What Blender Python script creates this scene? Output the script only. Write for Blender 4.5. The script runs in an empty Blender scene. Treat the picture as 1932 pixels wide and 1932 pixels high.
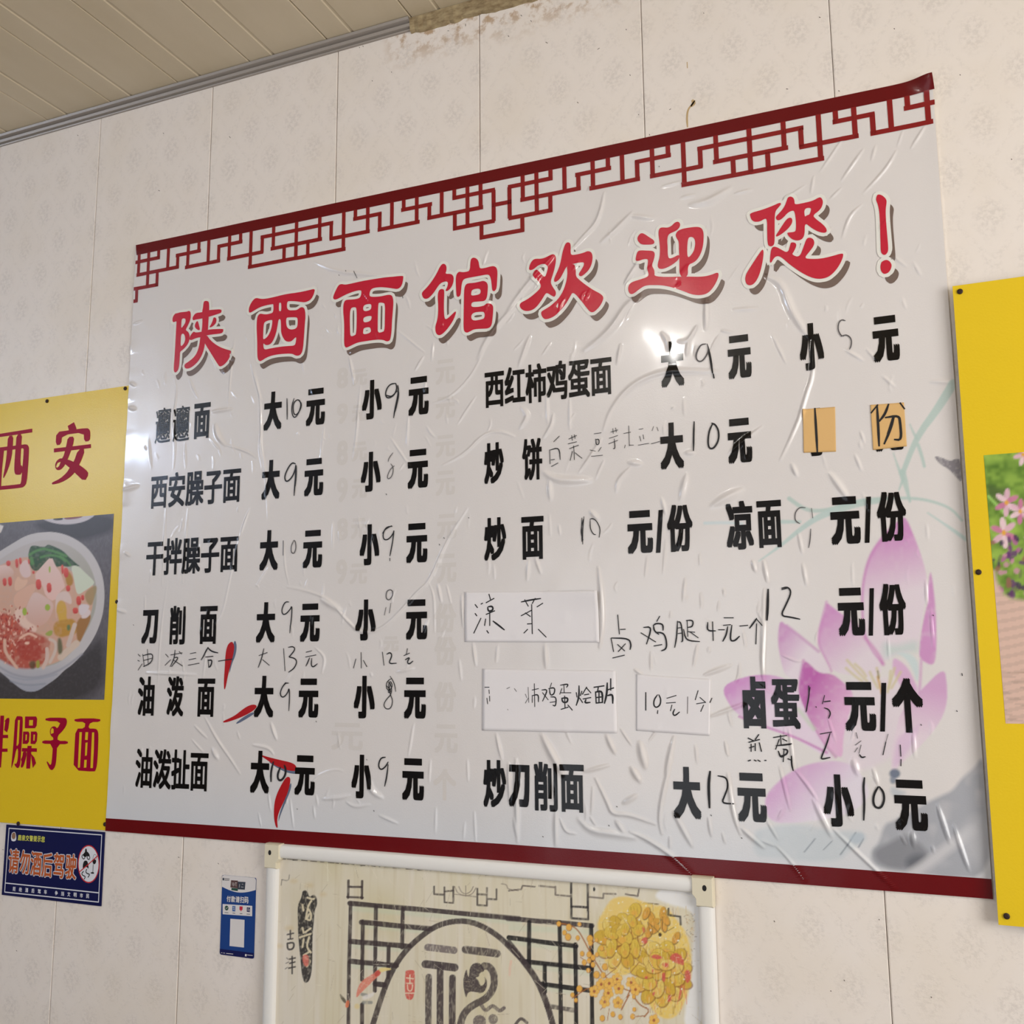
import bpy, bmesh, math, random
import numpy as np
from mathutils.geometry import tessellate_polygon
from mathutils import Vector
S = bpy.context.scene
COL = S.collection
random.seed(7)
RNG = np.random.default_rng(11)

# ------------------------------------------------------------------ camera, light, exposure
U = 0.4                                   # one wall panel is 0.4 m wide
Z0 = 1.22                                 # lower edge of the menu poster above the floor
CAM = np.array([5.195936408506058, -4.90657007195018, 1.0700509215126102]) * U + np.array([0, 0, Z0])
ROT = (1.717965291399818, 0.008861593861419765, 0.38991229251543336)
FPX = 1826.9950784177936
cd = bpy.data.cameras.new('camera'); cam = bpy.data.objects.new('camera', cd); COL.objects.link(cam)
cam.location = CAM; cam.rotation_euler = ROT
cd.sensor_fit = 'HORIZONTAL'; cd.sensor_width = 36; cd.lens = FPX / 1932 * 36; cd.clip_start = 0.02
S.camera = cam
vs = S.view_settings
vs.view_transform = 'Standard'; vs.look = 'None'; vs.gamma = 1; vs.use_curve_mapping = False
vs.exposure = 0.47
wd = bpy.data.worlds.new('world'); S.world = wd; wd.use_nodes = True
wd.node_tree.nodes['Background'].inputs[0].default_value = (0.75, 0.87, 1.0, 1)
wd.node_tree.nodes['Background'].inputs[1].default_value = 0.6
CZ = 3.225                                # ceiling height
def area(name, loc, rot, sx, sy, power, col, spread=math.pi):
    l = bpy.data.lights.new(name, 'AREA'); l.shape = 'RECTANGLE'; l.size = sx; l.size_y = sy
    l.energy = power; l.color = col; l.spread = spread
    o = bpy.data.objects.new(name, l); COL.objects.link(o); o.location = loc; o.rotation_euler = rot
    return o
# daylight through the shop window on the right, the small high window on the left and the front door
area('window_daylight', (4.68, -2.15, 1.75), (0, math.radians(90), 0), 1.7, 2.3, 72, (1.0, 0.965, 0.925))
area('high_window_daylight', (-3.18, -2.86, 2.80), (0, math.radians(-90), 0), 0.62, 0.95, 16, (0.72, 0.82, 1.0))
area('door_daylight', (0.6, -4.16, 1.35), (math.radians(90), 0, 0), 1.5, 2.0, 10, (0.97, 0.97, 1.0))

# ------------------------------------------------------------------ measuring on the photograph
def rotm(a):
    cx, sx = math.cos(a[0]), math.sin(a[0]); cy, sy = math.cos(a[1]), math.sin(a[1]); cz, sz = math.cos(a[2]), math.sin(a[2])
    Rx = np.array([[1, 0, 0], [0, cx, -sx], [0, sx, cx]]); Ry = np.array([[cy, 0, sy], [0, 1, 0], [-sy, 0, cy]])
    Rz = np.array([[cz, -sz, 0], [sz, cz, 0], [0, 0, 1]])
    return Rz @ Ry @ Rx
RM = rotm(ROT)
def wall(pts, y=0.0):                     # photo pixels -> (X, Z) on the plane Y = y
    p = np.atleast_2d(np.asarray(pts, float))
    d = np.stack([(p[:, 0] - 966) / FPX, -(p[:, 1] - 966) / FPX, -np.ones(len(p))], 1) @ RM.T
    t = (y - CAM[1]) / d[:, 1]
    return np.stack([CAM[0] + t * d[:, 0], CAM[2] + t * d[:, 2]], 1)
def pix(X, Z, y=0.0):                     # (X, Z) on the plane -> photo pixels
    v = np.stack([X - CAM[0], np.full_like(X, y - CAM[1]), Z - CAM[2]], -1) @ RM
    return 966 + FPX * v[..., 0] / -v[..., 2], 966 - FPX * v[..., 1] / -v[..., 2]
s4 = 1932 / 500
CROP = {'T1': (0, 0, s4), 'T2': (480, 0, s4), 'T3': (960, 0, s4), 'T4': (1432, 0, s4),
        'A': (0, 480, s4), 'B': (480, 480, s4), 'C': (960, 480, s4), 'D': (1432, 480, s4),
        'E': (0, 960, s4), 'F': (480, 960, s4), 'G': (960, 960, s4), 'H': (1432, 960, s4),
        'I': (0, 1432, s4), 'J': (480, 1432, s4), 'K': (960, 1432, s4), 'L': (1432, 1432, s4),
        'P1': (310, 550, 12.075), 'P2': (460, 530, 12.075), 'P3': (620, 510, 12.075), 'P4': (790, 480, 12.075),
        'P5': (975, 450, 10.733), 'P6': (1180, 405, 10.168), 'P7': (1395, 360, 9.2), 'P8': (1600, 350, 10.733),
        'P9': (0, 780, 9.66), 'P10': (0, 1330, 9.66), 'Y3': (0, 965, 8.782), 'Y4': (0, 1140, 8.782),
        'N1': (0, 1550, 9.66), 'N2': (395, 1640, 11.365), 'R3': (1832, 850, 7.73), 'R4': (1832, 1080, 6.44),
        'Q5': (1440, 970, 5.3667), 'Q6': (1440, 1300, 4.391), 'W1': (490, 1590, 9.66), 'W2': (640, 1732, 9.66),
        'W3': (780, 1752, 8.782), 'W4': (1040, 1660, 6.0375), 'X': (0, 0, 1.0)}
def px(c, pts):                           # crop coordinates -> full photo pixels
    o = CROP[c]; p = np.atleast_2d(np.asarray(pts, float))
    return p / o[2] + np.array([o[0], o[1]])
def parse(s):                             # "1,2 3,4;5,6 7,8" -> list of point lists
    return [[tuple(map(float, q.split(','))) for q in part.split()] for part in s.split(';') if part.strip()]
def chaikin(p, n=1, closed=True):
    p = np.asarray(p, float)
    for _ in range(n):
        if closed:
            q = np.roll(p, -1, 0); p = np.stack([p * .75 + q * .25, p * .25 + q * .75], 1).reshape(-1, 2)
        else:
            if len(p) < 3: return p
            a, b = p[:-1], p[1:]
            m = np.stack([a * .75 + b * .25, a * .25 + b * .75], 1).reshape(-1, 2)
            p = np.vstack([p[:1], m[1:-1], p[-1:]])
    return p
def lin(c):
    c = np.asarray(c, float) / 255
    return np.where(c <= .04045, c / 12.92, ((c + .055) / 1.055) ** 2.4)

# ------------------------------------------------------------------ materials
def nodes(m): return m.node_tree.nodes, m.node_tree.links
MATS = {}
def mat(name, col=None, rough=.5, spec=.5, metal=0, grain=0.0, gscale=350, attr=None, trans=0, coat=0):
    if name in MATS: return MATS[name]
    m = bpy.data.materials.new(name); m.use_nodes = True; n, l = nodes(m); b = n['Principled BSDF']
    b.inputs['Roughness'].default_value = rough; b.inputs['Specular IOR Level'].default_value = spec
    b.inputs['Metallic'].default_value = metal
    if coat: b.inputs['Coat Weight'].default_value = coat; b.inputs['Coat Roughness'].default_value = .09
    if attr:
        a = n.new('ShaderNodeAttribute'); a.attribute_name = attr; l.new(a.outputs['Color'], b.inputs['Base Color'])
    else: b.inputs['Base Color'].default_value = (*col, 1)
    if grain:
        g = n.new('ShaderNodeNewGeometry'); t = n.new('ShaderNodeTexNoise'); t.inputs['Scale'].default_value = gscale
        t.inputs['Detail'].default_value = 3; l.new(g.outputs['Position'], t.inputs['Vector'])
        bp = n.new('ShaderNodeBump'); bp.inputs['Strength'].default_value = grain; bp.inputs['Distance'].default_value = .002
        l.new(t.outputs['Fac'], bp.inputs['Height']); l.new(bp.outputs['Normal'], b.inputs['Normal'])
    MATS[name] = m; return m
def srgb(*c): return tuple(lin(c))
VG = .10                                   # orange-peel grain of the vinyl print
m_sheet = mat('vinyl print', rough=.27, spec=.42, grain=VG, attr='print', coat=.45)
def ink(name, c, rough=.27, spec=.38, coat=.4): return mat(name, srgb(*c), rough, spec, grain=VG, coat=coat)
m_black = ink('black ink', (10, 7, 7), .25, .2, .25); m_red = ink('red ink', (200, 22, 54)); m_white = ink('white outline ink', (236, 235, 229))
m_shade = ink('brown grey ink', (118, 100, 92)); m_lat = ink('dark red ink', (138, 6, 16)); m_band = ink('maroon ink', (104, 5, 12), .3, .25, .12)
m_pen = mat('marker pen', srgb(14, 12, 18), .5); m_faded = mat('faded marker pen', srgb(92, 88, 90), .6)
m_ghost = ink('ghost of older print', (221, 216, 213)); m_fish = ink('goldfish red', (182, 22, 30)); m_fishs = ink('goldfish blue grey', (100, 112, 138))
m_yel = mat('yellow board', srgb(234, 200, 38), .26, .32, grain=.12, gscale=260)
m_crim = mat('crimson board ink', srgb(160, 3, 48), .42, .12, grain=.12, gscale=260)
m_photo = mat('board photo print', rough=.35, spec=.4, grain=.05, attr='print')
m_edge = mat('foam board edge', srgb(190, 180, 150), .8)
m_nail = mat('rusty nail', srgb(52, 34, 24), .6, metal=.3)
m_white_al = mat('white painted aluminium', srgb(240, 239, 236), .35, .5)
m_cap = mat('cream plastic', srgb(228, 220, 196), .4)
m_dark = mat('dark screw', srgb(20, 18, 18), .6)
m_alu = mat('aluminium trim', srgb(166, 158, 150), .45, metal=.35)
m_slip = mat('white paper slip', srgb(236, 233, 236), .55, .3, grain=.05)
m_kraft = mat('kraft paper', srgb(226, 184, 122), .6, .3, grain=.1)
m_seam = mat('panel joint', srgb(140, 128, 116), .8)

def wall_material():
    m = bpy.data.materials.new('damask wall panel'); m.use_nodes = True; n, l = nodes(m); b = n['Principled BSDF']
    g = n.new('ShaderNodeNewGeometry'); sep = n.new('ShaderNodeSeparateXYZ'); l.new(g.outputs['Position'], sep.inputs[0])
    def math_(op, a, bb=None, c=None):
        k = n.new('ShaderNodeMath'); k.operation = op
        for i, v in enumerate((a, bb, c)):
            if v is None: continue
            if isinstance(v, (int, float)): k.inputs[i].default_value = v
            else: l.new(v, k.inputs[i])
        return k.outputs[0]
    def noise(scale, detail=3, rough=.55):
        t = n.new('ShaderNodeTexNoise'); t.inputs['Scale'].default_value = scale; t.inputs['Detail'].default_value = detail
        t.inputs['Roughness'].default_value = rough; l.new(g.outputs['Position'], t.inputs['Vector']); return t.outputs['Fac']
    def ramp(v, lo, hi):
        k = n.new('ShaderNodeMapRange'); k.interpolation_type = 'SMOOTHSTEP'; l.new(v, k.inputs[0])
        k.inputs[1].default_value = lo; k.inputs[2].default_value = hi; return k.outputs[0]
    cu = math_('COSINE', math_('MULTIPLY', sep.outputs[0], 2 * math.pi / .1333))
    cv = math_('COSINE', math_('MULTIPLY', sep.outputs[2], 2 * math.pi / .19))
    gg = math_('ABSOLUTE', math_('ADD', cu, cv))
    nf = noise(120, 4, .7); nm = noise(30, 3)
    gw = math_('ADD', gg, math_('MULTIPLY', math_('SUBTRACT', nm, .5), 1.1))
    fine = math_('MULTIPLY', math_('COSINE', math_('MULTIPLY', sep.outputs[0], 2 * math.pi * 6 / .1333)), math_('COSINE', math_('MULTIPLY', sep.outputs[2], 2 * math.pi * 6 / .19)))
    med = math_('MULTIPLY', ramp(gw, .7, 2.0), ramp(math_('ADD', nf, math_('MULTIPLY', fine, .05)), .40, .62))
    net = math_('MULTIPLY', math_('SUBTRACT', 1, ramp(gw, .0, .5)), ramp(nf, .45, .65))
    pat = math_('ADD', med, math_('MULTIPLY', net, .75))
    big = noise(3.2, 4)
    mix = n.new('ShaderNodeMixRGB'); mix.inputs[1].default_value = (*srgb(240, 232, 225), 1); mix.inputs[2].default_value = (*srgb(218, 210, 204), 1)
    l.new(math_('MULTIPLY', pat, .6), mix.inputs[0])
    mx2 = n.new('ShaderNodeMixRGB'); mx2.inputs[2].default_value = (*srgb(234, 223, 208), 1)
    l.new(math_('MULTIPLY', ramp(big, .42, .7), .45), mx2.inputs[0]); l.new(mix.outputs[0], mx2.inputs[1])
    # brown damp stains right under the bare edge of the ceiling
    st = math_('MULTIPLY', ramp(sep.outputs[2], 3.08, 3.185), ramp(sep.outputs[0], .92, 1.0))
    st = math_('MULTIPLY', st, math_('SUBTRACT', 1, ramp(sep.outputs[0], 1.45, 1.75)))
    st = math_('MULTIPLY', st, ramp(noise(26, 5, .65), .47, .62))
    mx3 = n.new('ShaderNodeMixRGB'); mx3.inputs[2].default_value = (*srgb(170, 130, 76), 1)
    l.new(math_('MULTIPLY', st, .75), mx3.inputs[0]); l.new(mx2.outputs[0], mx3.inputs[1])
    l.new(mx3.outputs[0], b.inputs['Base Color'])
    b.inputs['Specular IOR Level'].default_value = .4
    l.new(math_('ADD', .36, math_('MULTIPLY', pat, -.08)), b.inputs['Roughness'])
    bp = n.new('ShaderNodeBump'); bp.inputs['Strength'].default_value = .22; bp.inputs['Distance'].default_value = .002
    l.new(math_('ADD', math_('MULTIPLY', pat, nf), math_('MULTIPLY', noise(9, 2), .5)), bp.inputs['Height']); l.new(bp.outputs['Normal'], b.inputs['Normal'])
    return m
m_wall = wall_material()
def mottled(name, c1, c2, scale, rough, stretch=(1, 1, 1), spec=.4, bump=0):
    m = bpy.data.materials.new(name); m.use_nodes = True; n, l = nodes(m); b = n['Principled BSDF']
    g = n.new('ShaderNodeNewGeometry'); mp = n.new('ShaderNodeMapping'); mp.inputs['Scale'].default_value = stretch
    t = n.new('ShaderNodeTexNoise'); t.inputs['Scale'].default_value = scale; t.inputs['Detail'].default_value = 6; t.inputs['Roughness'].default_value = .6
    l.new(g.outputs['Position'], mp.inputs[0]); l.new(mp.outputs[0], t.inputs['Vector'])
    r = n.new('ShaderNodeValToRGB'); r.color_ramp.elements[0].position = .35; r.color_ramp.elements[1].position = .68
    r.color_ramp.elements[0].color = (*srgb(*c1), 1); r.color_ramp.elements[1].color = (*srgb(*c2), 1)
    l.new(t.outputs['Fac'], r.inputs[0]); l.new(r.outputs[0], b.inputs['Base Color'])
    b.inputs['Roughness'].default_value = rough; b.inputs['Specular IOR Level'].default_value = spec
    if bump:
        bp = n.new('ShaderNodeBump'); bp.inputs['Strength'].default_value = bump; bp.inputs['Distance'].default_value = .003
        l.new(t.outputs['Fac'], bp.inputs['Height']); l.new(bp.outputs['Normal'], b.inputs['Normal'])
    return m
m_ceil = mottled('ceiling board', (206, 192, 164), (216, 203, 178), 3.5, .45, (1, .25, 1))
m_plain = mat('plain painted wall', srgb(142, 134, 126), .7)
m_floor = mottled('floor tile', (120, 110, 100), (140, 130, 120), 3, .4)
m_torn = mottled('torn edge', (176, 158, 122), (128, 108, 78), 40, .85, (1, 1, 2.5), bump=.8)

# ------------------------------------------------------------------ mesh helpers
ORG = {}
def root(name, label, cat, loc, group=None):
    o = bpy.data.objects.new(name, None); COL.objects.link(o); o.location = loc; o.empty_display_size = .05
    o['label'] = label; o['category'] = cat
    if group: o['group'] = group
    ORG[o.name] = np.array(loc, float); return o
def mk(name, V, F, m, parent=None, nrm=None, rgb=None, smooth=False, label=None):
    V = np.asarray(V, float)
    if parent is not None: V = V - ORG[parent.name]
    me = bpy.data.meshes.new(name)
    if isinstance(F, np.ndarray) and F.ndim == 2:
        k = F.shape[1]
        me.vertices.add(len(V)); me.vertices.foreach_set('co', V.astype(np.float32).ravel())
        me.loops.add(F.size); me.loops.foreach_set('vertex_index', F.astype(np.int32).ravel())
        me.polygons.add(len(F)); me.polygons.foreach_set('loop_start', np.arange(0, F.size, k, dtype=np.int32))
        me.update(calc_edges=True)
    else: me.from_pydata(V.tolist(), [], [list(f) for f in F]); me.update()
    if rgb is not None:
        a = me.color_attributes.new('print', 'FLOAT_COLOR', 'POINT')
        a.data.foreach_set('color', np.concatenate([rgb, np.ones((len(rgb), 1))], 1).astype(np.float32).ravel())
    if smooth or nrm is not None: me.polygons.foreach_set('use_smooth', np.ones(len(me.polygons), bool))
    if nrm is not None: me.normals_split_custom_set_from_vertices(nrm.tolist())
    me.materials.append(m)
    o = bpy.data.objects.new(name, me); COL.objects.link(o)
    if parent is not None: o.parent = parent; ORG[o.name] = ORG[parent.name]
    else: ORG[o.name] = np.zeros(3)
    if label: o['label'] = label
    return o
def box(x0, x1, y0, y1, z0, z1, bev=0):
    bm = bmesh.new(); bmesh.ops.create_cube(bm, size=1)
    for v in bm.verts: v.co = ((x0 + x1) / 2 + v.co.x * (x1 - x0), (y0 + y1) / 2 + v.co.y * (y1 - y0), (z0 + z1) / 2 + v.co.z * (z1 - z0))
    if bev: bmesh.ops.bevel(bm, geom=bm.edges[:], offset=bev, segments=2, affect='EDGES', profile=.7)
    r = [tuple(v.co) for v in bm.verts], [[v.index for v in f.verts] for f in bm.faces]
    bm.verts.index_update(); r = [tuple(v.co) for v in bm.verts], [[v.index for v in f.verts] for f in bm.faces]
    bm.free(); return r
def join(parts):
    V, F, k = [], [], 0
    for v, f in parts:
        V += [tuple(q) for q in v]; F += [[i + k for i in g] for g in f]; k += len(v)
    return V, F
def poly_tris(outer, holes=()):
    loops = [[Vector((p[0], p[1], 0)) for p in outer]] + [[Vector((p[0], p[1], 0)) for p in h] for h in holes]
    V = np.array([(p[0], p[1]) for lp in loops for p in lp]); T = np.array(tessellate_polygon(loops))
    return V, ccw(V, T)
def ccw(V, T):
    a, b, c = V[T[:, 0]], V[T[:, 1]], V[T[:, 2]]
    ar = (b[:, 0] - a[:, 0]) * (c[:, 1] - a[:, 1]) - (b[:, 1] - a[:, 1]) * (c[:, 0] - a[:, 0])
    T = T.copy(); sw = ar < 0; T[sw] = T[sw][:, ::-1]; return T[np.abs(ar) > 1e-12]
def merge(lst):
    V, T, k = [], [], 0
    for v, t in lst:
        V.append(v); T.append(t + k); k += len(v)
    return np.vstack(V), np.vstack(T)
def cut(V, T, step):                      # cut flat print along a fine grid so that it can follow the wrinkles
    bm = bmesh.new(); vs_ = [bm.verts.new((p[0], p[1], 0)) for p in V]
    for t in T:
        try: bm.faces.new([vs_[i] for i in t])
        except ValueError: pass
    lo, hi = V.min(0), V.max(0)
    for ax in (0, 1):
        for q in np.arange(math.ceil(lo[ax] / step) * step, hi[ax], step):
            co = [0, 0, 0]; co[ax] = q; no = [0, 0, 0]; no[ax] = 1
            bmesh.ops.bisect_plane(bm, geom=bm.verts[:] + bm.edges[:] + bm.faces[:], dist=1e-7, plane_co=co, plane_no=no)
    bmesh.ops.triangulate(bm, faces=bm.faces[:])
    bm.verts.index_update()
    V2 = np.array([v.co[:2] for v in bm.verts]); T2 = np.array([[v.index for v in f.verts] for f in bm.faces]); bm.free()
    return V2, ccw(V2, T2)
def embolden(V, T, rx, rz):               # heavier strokes with square ends
    out = []
    for i, (a, b) in enumerate([(0, 0), (1, 1), (1, -1), (-1, 1), (-1, -1), (1, 0), (-1, 0), (0, 1), (0, -1), (.5, 0), (-.5, 0)]): out.append((V + np.array([a * rx, b * rz]), T, i * 8e-6))
    return out
def dilate(V, T, r, k=8):
    out = [(V, T, 0)]
    for i in range(k):
        a = 2 * math.pi * i / k; out.append((V + np.array([r * math.cos(a), r * math.sin(a)]), T, (i + 1) * 8e-6))
    return out
GL = {}
def glyph(body):
    if body not in GL:
        cu = bpy.data.curves.new('lettering', 'FONT'); cu.body = body; cu.resolution_u = 3
        o = bpy.data.objects.new('lettering', cu); COL.objects.link(o)
        dg = bpy.context.evaluated_depsgraph_get()
        me = bpy.data.meshes.new_from_object(o.evaluated_get(dg)); me.calc_loop_triangles()
        V = np.array([v.co[:2] for v in me.vertices]); T = np.array([t.vertices[:] for t in me.loop_triangles])
        bpy.data.objects.remove(o); bpy.data.meshes.remove(me); bpy.data.curves.remove(cu)
        GL[body] = (V, ccw(V, T))
    return GL[body]
def fit(body, rc, r):                     # glyph outlines into the rectangle (x0, x1, z0, z1)
    V, T = glyph(body); lo, hi = V.min(0), V.max(0)
    W = (V - lo) / (hi - lo)
    return np.stack([rc[0] + r + W[:, 0] * (rc[1] - rc[0] - 2 * r), rc[2] + r + W[:, 1] * (rc[3] - rc[2] - 2 * r)], 1), T
def rect_of(c, x0, y0, x1, y1, y=0.0):    # ink extents measured in the photo -> rectangle on the wall
    mx, my = (x0 + x1) / 2, (y0 + y1) / 2
    q = wall(px(c, [(x0, my), (x1, my), (mx, y0), (mx, y1)]), y)
    return q[0, 0], q[1, 0], q[3, 1], q[2, 1]
def ribbon(P, w, taper=.6):
    P = chaikin(P, 2, False); d = np.gradient(P, axis=0); d /= np.linalg.norm(d, axis=1)[:, None] + 1e-9
    nn = np.stack([-d[:, 1], d[:, 0]], 1); ww = np.full(len(P), w / 2)
    ww[0] *= taper; ww[-1] *= taper
    P = P.copy(); P[0] -= d[0] * w * .3; P[-1] += d[-1] * w * .3
    V = np.concatenate([P + nn * ww[:, None], P - nn * ww[:, None]]); k = len(P); i = np.arange(k - 1)
    T = np.concatenate([np.stack([i, i + k, i + 1], 1), np.stack([i + 1, i + k, i + k + 1], 1)])
    return V, ccw(V, T)
def flat(name, VT, y, m, parent, label=None):
    if isinstance(VT, list):              # overlapping pieces: each a hair in front of the last
        yy = np.concatenate([np.full(len(p[0]), y - 1.5e-5 * k) for k, p in enumerate(VT)]); V, T = merge(VT)
    else: (V, T), yy = VT, np.full(len(VT[0]), y)
    return mk(name, np.stack([V[:, 0], yy, V[:, 1]], 1), T, m, parent, label=label)

# ------------------------------------------------------------------ painting of prints, vertex by vertex
def vnoise(x, y, sc, seed=0):
    r = np.random.default_rng(seed).random((256, 256)); x = x / sc; y = y / sc
    i, j = np.floor(x).astype(int), np.floor(y).astype(int); f, g = x - i, y - j
    f = f * f * (3 - 2 * f); g = g * g * (3 - 2 * g)
    a, b, c, d = r[i % 256, j % 256], r[(i + 1) % 256, j % 256], r[i % 256, (j + 1) % 256], r[(i + 1) % 256, (j + 1) % 256]
    return (a * (1 - f) + b * f) * (1 - g) + (c * (1 - f) + d * f) * g
class Print:
    def __init__(s, X, Z, y, base, gain=.78):
        s.x, s.y = pix(X, Z, y); s.gain = gain; s.rgb = np.tile(s.c(base), (len(X), 1))
    def c(s, c): return np.clip(lin(c) / s.gain, 0, .92)
    def _mix(s, idx, a, col): s.rgb[idx] = s.rgb[idx] * (1 - a[:, None]) + col * a[:, None]
    def _sel(s, P, pad):
        lo, hi = P.min(0) - pad, P.max(0) + pad
        return np.nonzero((s.x > lo[0]) & (s.x < hi[0]) & (s.y > lo[1]) & (s.y < hi[1]))[0]
    def _dist(s, idx, A, B):
        x, y = s.x[idx], s.y[idx]; best = np.full(len(idx), 1e9)
        for a, b in zip(A, B):
            d = b - a; L = d @ d + 1e-12; t = np.clip(((x - a[0]) * d[0] + (y - a[1]) * d[1]) / L, 0, 1)
            best = np.minimum(best, np.hypot(x - a[0] - t * d[0], y - a[1] - t * d[1]))
        return best
    def poly(s, c, pts, col, soft=1.0, alpha=1.0, to=None, grad=None, tex=0, tsc=4, smooth=2, lean=(1, 1)):
        P = px(c, pts) if not isinstance(pts, str) else px(c, parse(pts)[0])
        P = chaikin(P, smooth) if smooth else P
        idx = s._sel(P, soft * 2)
        if not len(idx): return
        x, y = s.x[idx], s.y[idx]; ins = np.zeros(len(idx), bool); Q = np.roll(P, -1, 0)
        for a, b in zip(P, Q):
            cnd = (a[1] > y) != (b[1] > y)
            if cnd.any(): ins ^= cnd & (x < (b[0] - a[0]) * (y - a[1]) / (b[1] - a[1] + 1e-12) + a[0])
        d = s._dist(idx, P, Q) * np.where(ins, 1, -1)
        a = np.clip(d / soft + .5, 0, 1) * alpha
        if tex: a = a * np.clip(1 - tex + tex * 2 * vnoise(x * lean[0] + y * .3 * (lean[0] != 1), y * lean[1], tsc, 3), 0, 1)
        cc = s.c(col)
        if to is not None:
            g0, g1 = px(c, grad[:1])[0], px(c, grad[1:2])[0]; dv = g1 - g0
            t = np.clip(((x - g0[0]) * dv[0] + (y - g0[1]) * dv[1]) / (dv @ dv), 0, 1)[:, None]
            cc = cc * (1 - t) + s.c(to) * t
        s._mix(idx, a, cc)
    def line(s, c, pts, w, col, soft=1.0, alpha=1.0, tex=0, tsc=3, smooth=2, w2=None):
        for pl in (parse(pts) if isinstance(pts, str) else [pts]):
            P = px(c, pl); P = chaikin(P, smooth, False) if smooth else P
            h = w / 2 / CROP[c][2]; idx = s._sel(P, h + soft)
            if not len(idx): continue
            x, y = s.x[idx], s.y[idx]; best = np.full(len(idx), 1e9); n = len(P) - 1; hh = np.full(len(idx), h)
            for i in range(n):
                a, b = P[i], P[i + 1]; d = b - a; t = np.clip(((x - a[0]) * d[0] + (y - a[1]) * d[1]) / (d @ d + 1e-12), 0, 1)
                r = np.hypot(x - a[0] - t * d[0], y - a[1] - t * d[1])
                if w2 is not None:
                    k = r < best; hh[k] = ((w + (w2 - w) * (i + t[k]) / n) / 2 / CROP[c][2])
                best = np.minimum(best, r)
            al = np.clip((hh - best) / soft + .5, 0, 1) * alpha
            if tex: al = al * np.clip(1 - tex + tex * 2 * vnoise(x, y * .35 + x * .2, tsc, 5), 0, 1)
            s._mix(idx, al, s.c(col))
    def ell(s, c, cx, cy, rx, ry, col, soft=1.0, alpha=1.0, rot=0, **k):
        t = np.linspace(0, 2 * math.pi, 14, endpoint=False); u, v = rx * np.cos(t), ry * np.sin(t)
        s.poly(c, np.stack([cx + u * math.cos(rot) - v * math.sin(rot), cy + u * math.sin(rot) + v * math.cos(rot)], 1), col, soft, alpha, smooth=1, **k)
def grid(x0, x1, z0, z1, step):
    nx, nz = max(2, int((x1 - x0) / step) + 1), max(2, int((z1 - z0) / step) + 1)
    X, Z = np.meshgrid(np.linspace(x0, x1, nx), np.linspace(z0, z1, nz), indexing='ij')
    i, j = np.meshgrid(np.arange(nx - 1), np.arange(nz - 1), indexing='ij'); a = (i * nz + j).ravel()
    return X.ravel(), Z.ravel(), np.stack([a, a + nz, a + nz + 1, a + 1], 1), nx, nz

# ------------------------------------------------------------------ room
def struct(name, vf, m, parent=None):
    o = mk(name, *vf, m, parent)
    if parent is None: o['kind'] = 'structure'
    return o
XL, XR, YF = -3.2, 4.7, -4.2
wb = struct('wall_back', box(XL, XR, .006, .08, 0, CZ + .1), m_seam)
g, hw = .0006, U / 2
prof = [(-hw + g, .006), (-hw + g, .0025), (-hw + g + .0022, 0), (hw - g - .0012, 0), (hw - g, .0018), (hw - g, .006)]
pv = [(x, y, z) for z in (0, CZ) for x, y in prof]; k = len(prof)
pf = [[i, i + 1, i + 1 + k, i + k] for i in range(k - 1)]
first = None
for i in range(-8, 11):
    if first is None: first = p_ = mk('panel', pv, pf, m_wall, wb)
    else: p_ = first.copy(); COL.objects.link(p_)
    p_.location.x = (i + .5) * U
ce = struct('ceiling', box(XL, XR, YF, .08, CZ + .012, CZ + .1), m_seam)
pw = .2417; q = pw / 2
cprof = [(-q + .0006, .012), (-q + .0006, .003), (-q + .003, 0), (-q + .07, .0), (-q + .073, .0022), (-q + .079, .0022), (-q + .082, 0), (q - .003, 0), (q - .0006, .003), (q - .0006, .012)]
cv = [(x, y, CZ + z) for y in (0, YF) for x, z in cprof]; k = len(cprof)
cf = [[i, i + k, i + 1 + k, i + 1] for i in range(k - 1)]
first = None
for i in range(-14, 20):
    x = .052 + (i + .5) * pw
    if x - q < XL or x + q > XR: continue
    if first is None: first = p_ = mk('ceiling_board', cv, cf, m_ceil, ce)
    else: p_ = first.copy(); COL.objects.link(p_)
    p_.location.x = x
struct('floor', box(XL, XR, YF, .08, -.08, 0), m_floor)
def wall_with_hole(name, axis, at, a0, a1, hole, sgn):
    h0, h1, z0, z1 = hole; t0, t1 = (at, at + .08 * sgn) if sgn > 0 else (at - .08, at)
    parts = []
    for (u0, u1, w0, w1) in ((a0, h0, 0, CZ), (h1, a1, 0, CZ), (h0, h1, 0, z0), (h0, h1, z1, CZ)):
        if u1 - u0 < 1e-4 or w1 - w0 < 1e-4: continue
        parts.append(box(t0, t1, u0, u1, w0, w1) if axis == 'x' else box(u0, u1, t0, t1, w0, w1))
    return struct(name, join(parts), m_plain)
wall_with_hole('wall_right', 'x', XR, YF, .08, (-3.35, -.95, .85, 2.65), 1)
wall_with_hole('wall_left', 'x', XL, YF, .08, (-3.36, -2.36, 2.46, 3.13), -1)
wall_with_hole('wall_front', 'y', YF, XL, XR, (-.45, 1.65, 0.0, 2.2), -1)
struct('window_1', join([box(XR, XR + .05, a, b, c_, d) for a, b, c_, d in ((-3.35, -3.29, .85, 2.65), (-1.01, -.95, .85, 2.65), (-3.29, -1.01, .85, .91), (-3.29, -1.01, 2.59, 2.65))]), m_white_al)
struct('window_2', join([box(XL - .05, XL, a, b, c_, d) for a, b, c_, d in ((-3.36, -3.32, 2.46, 3.13), (-2.40, -2.36, 2.46, 3.13), (-3.32, -2.40, 2.46, 2.49), (-3.32, -2.40, 3.10, 3.13))]), m_white_al)
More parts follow.
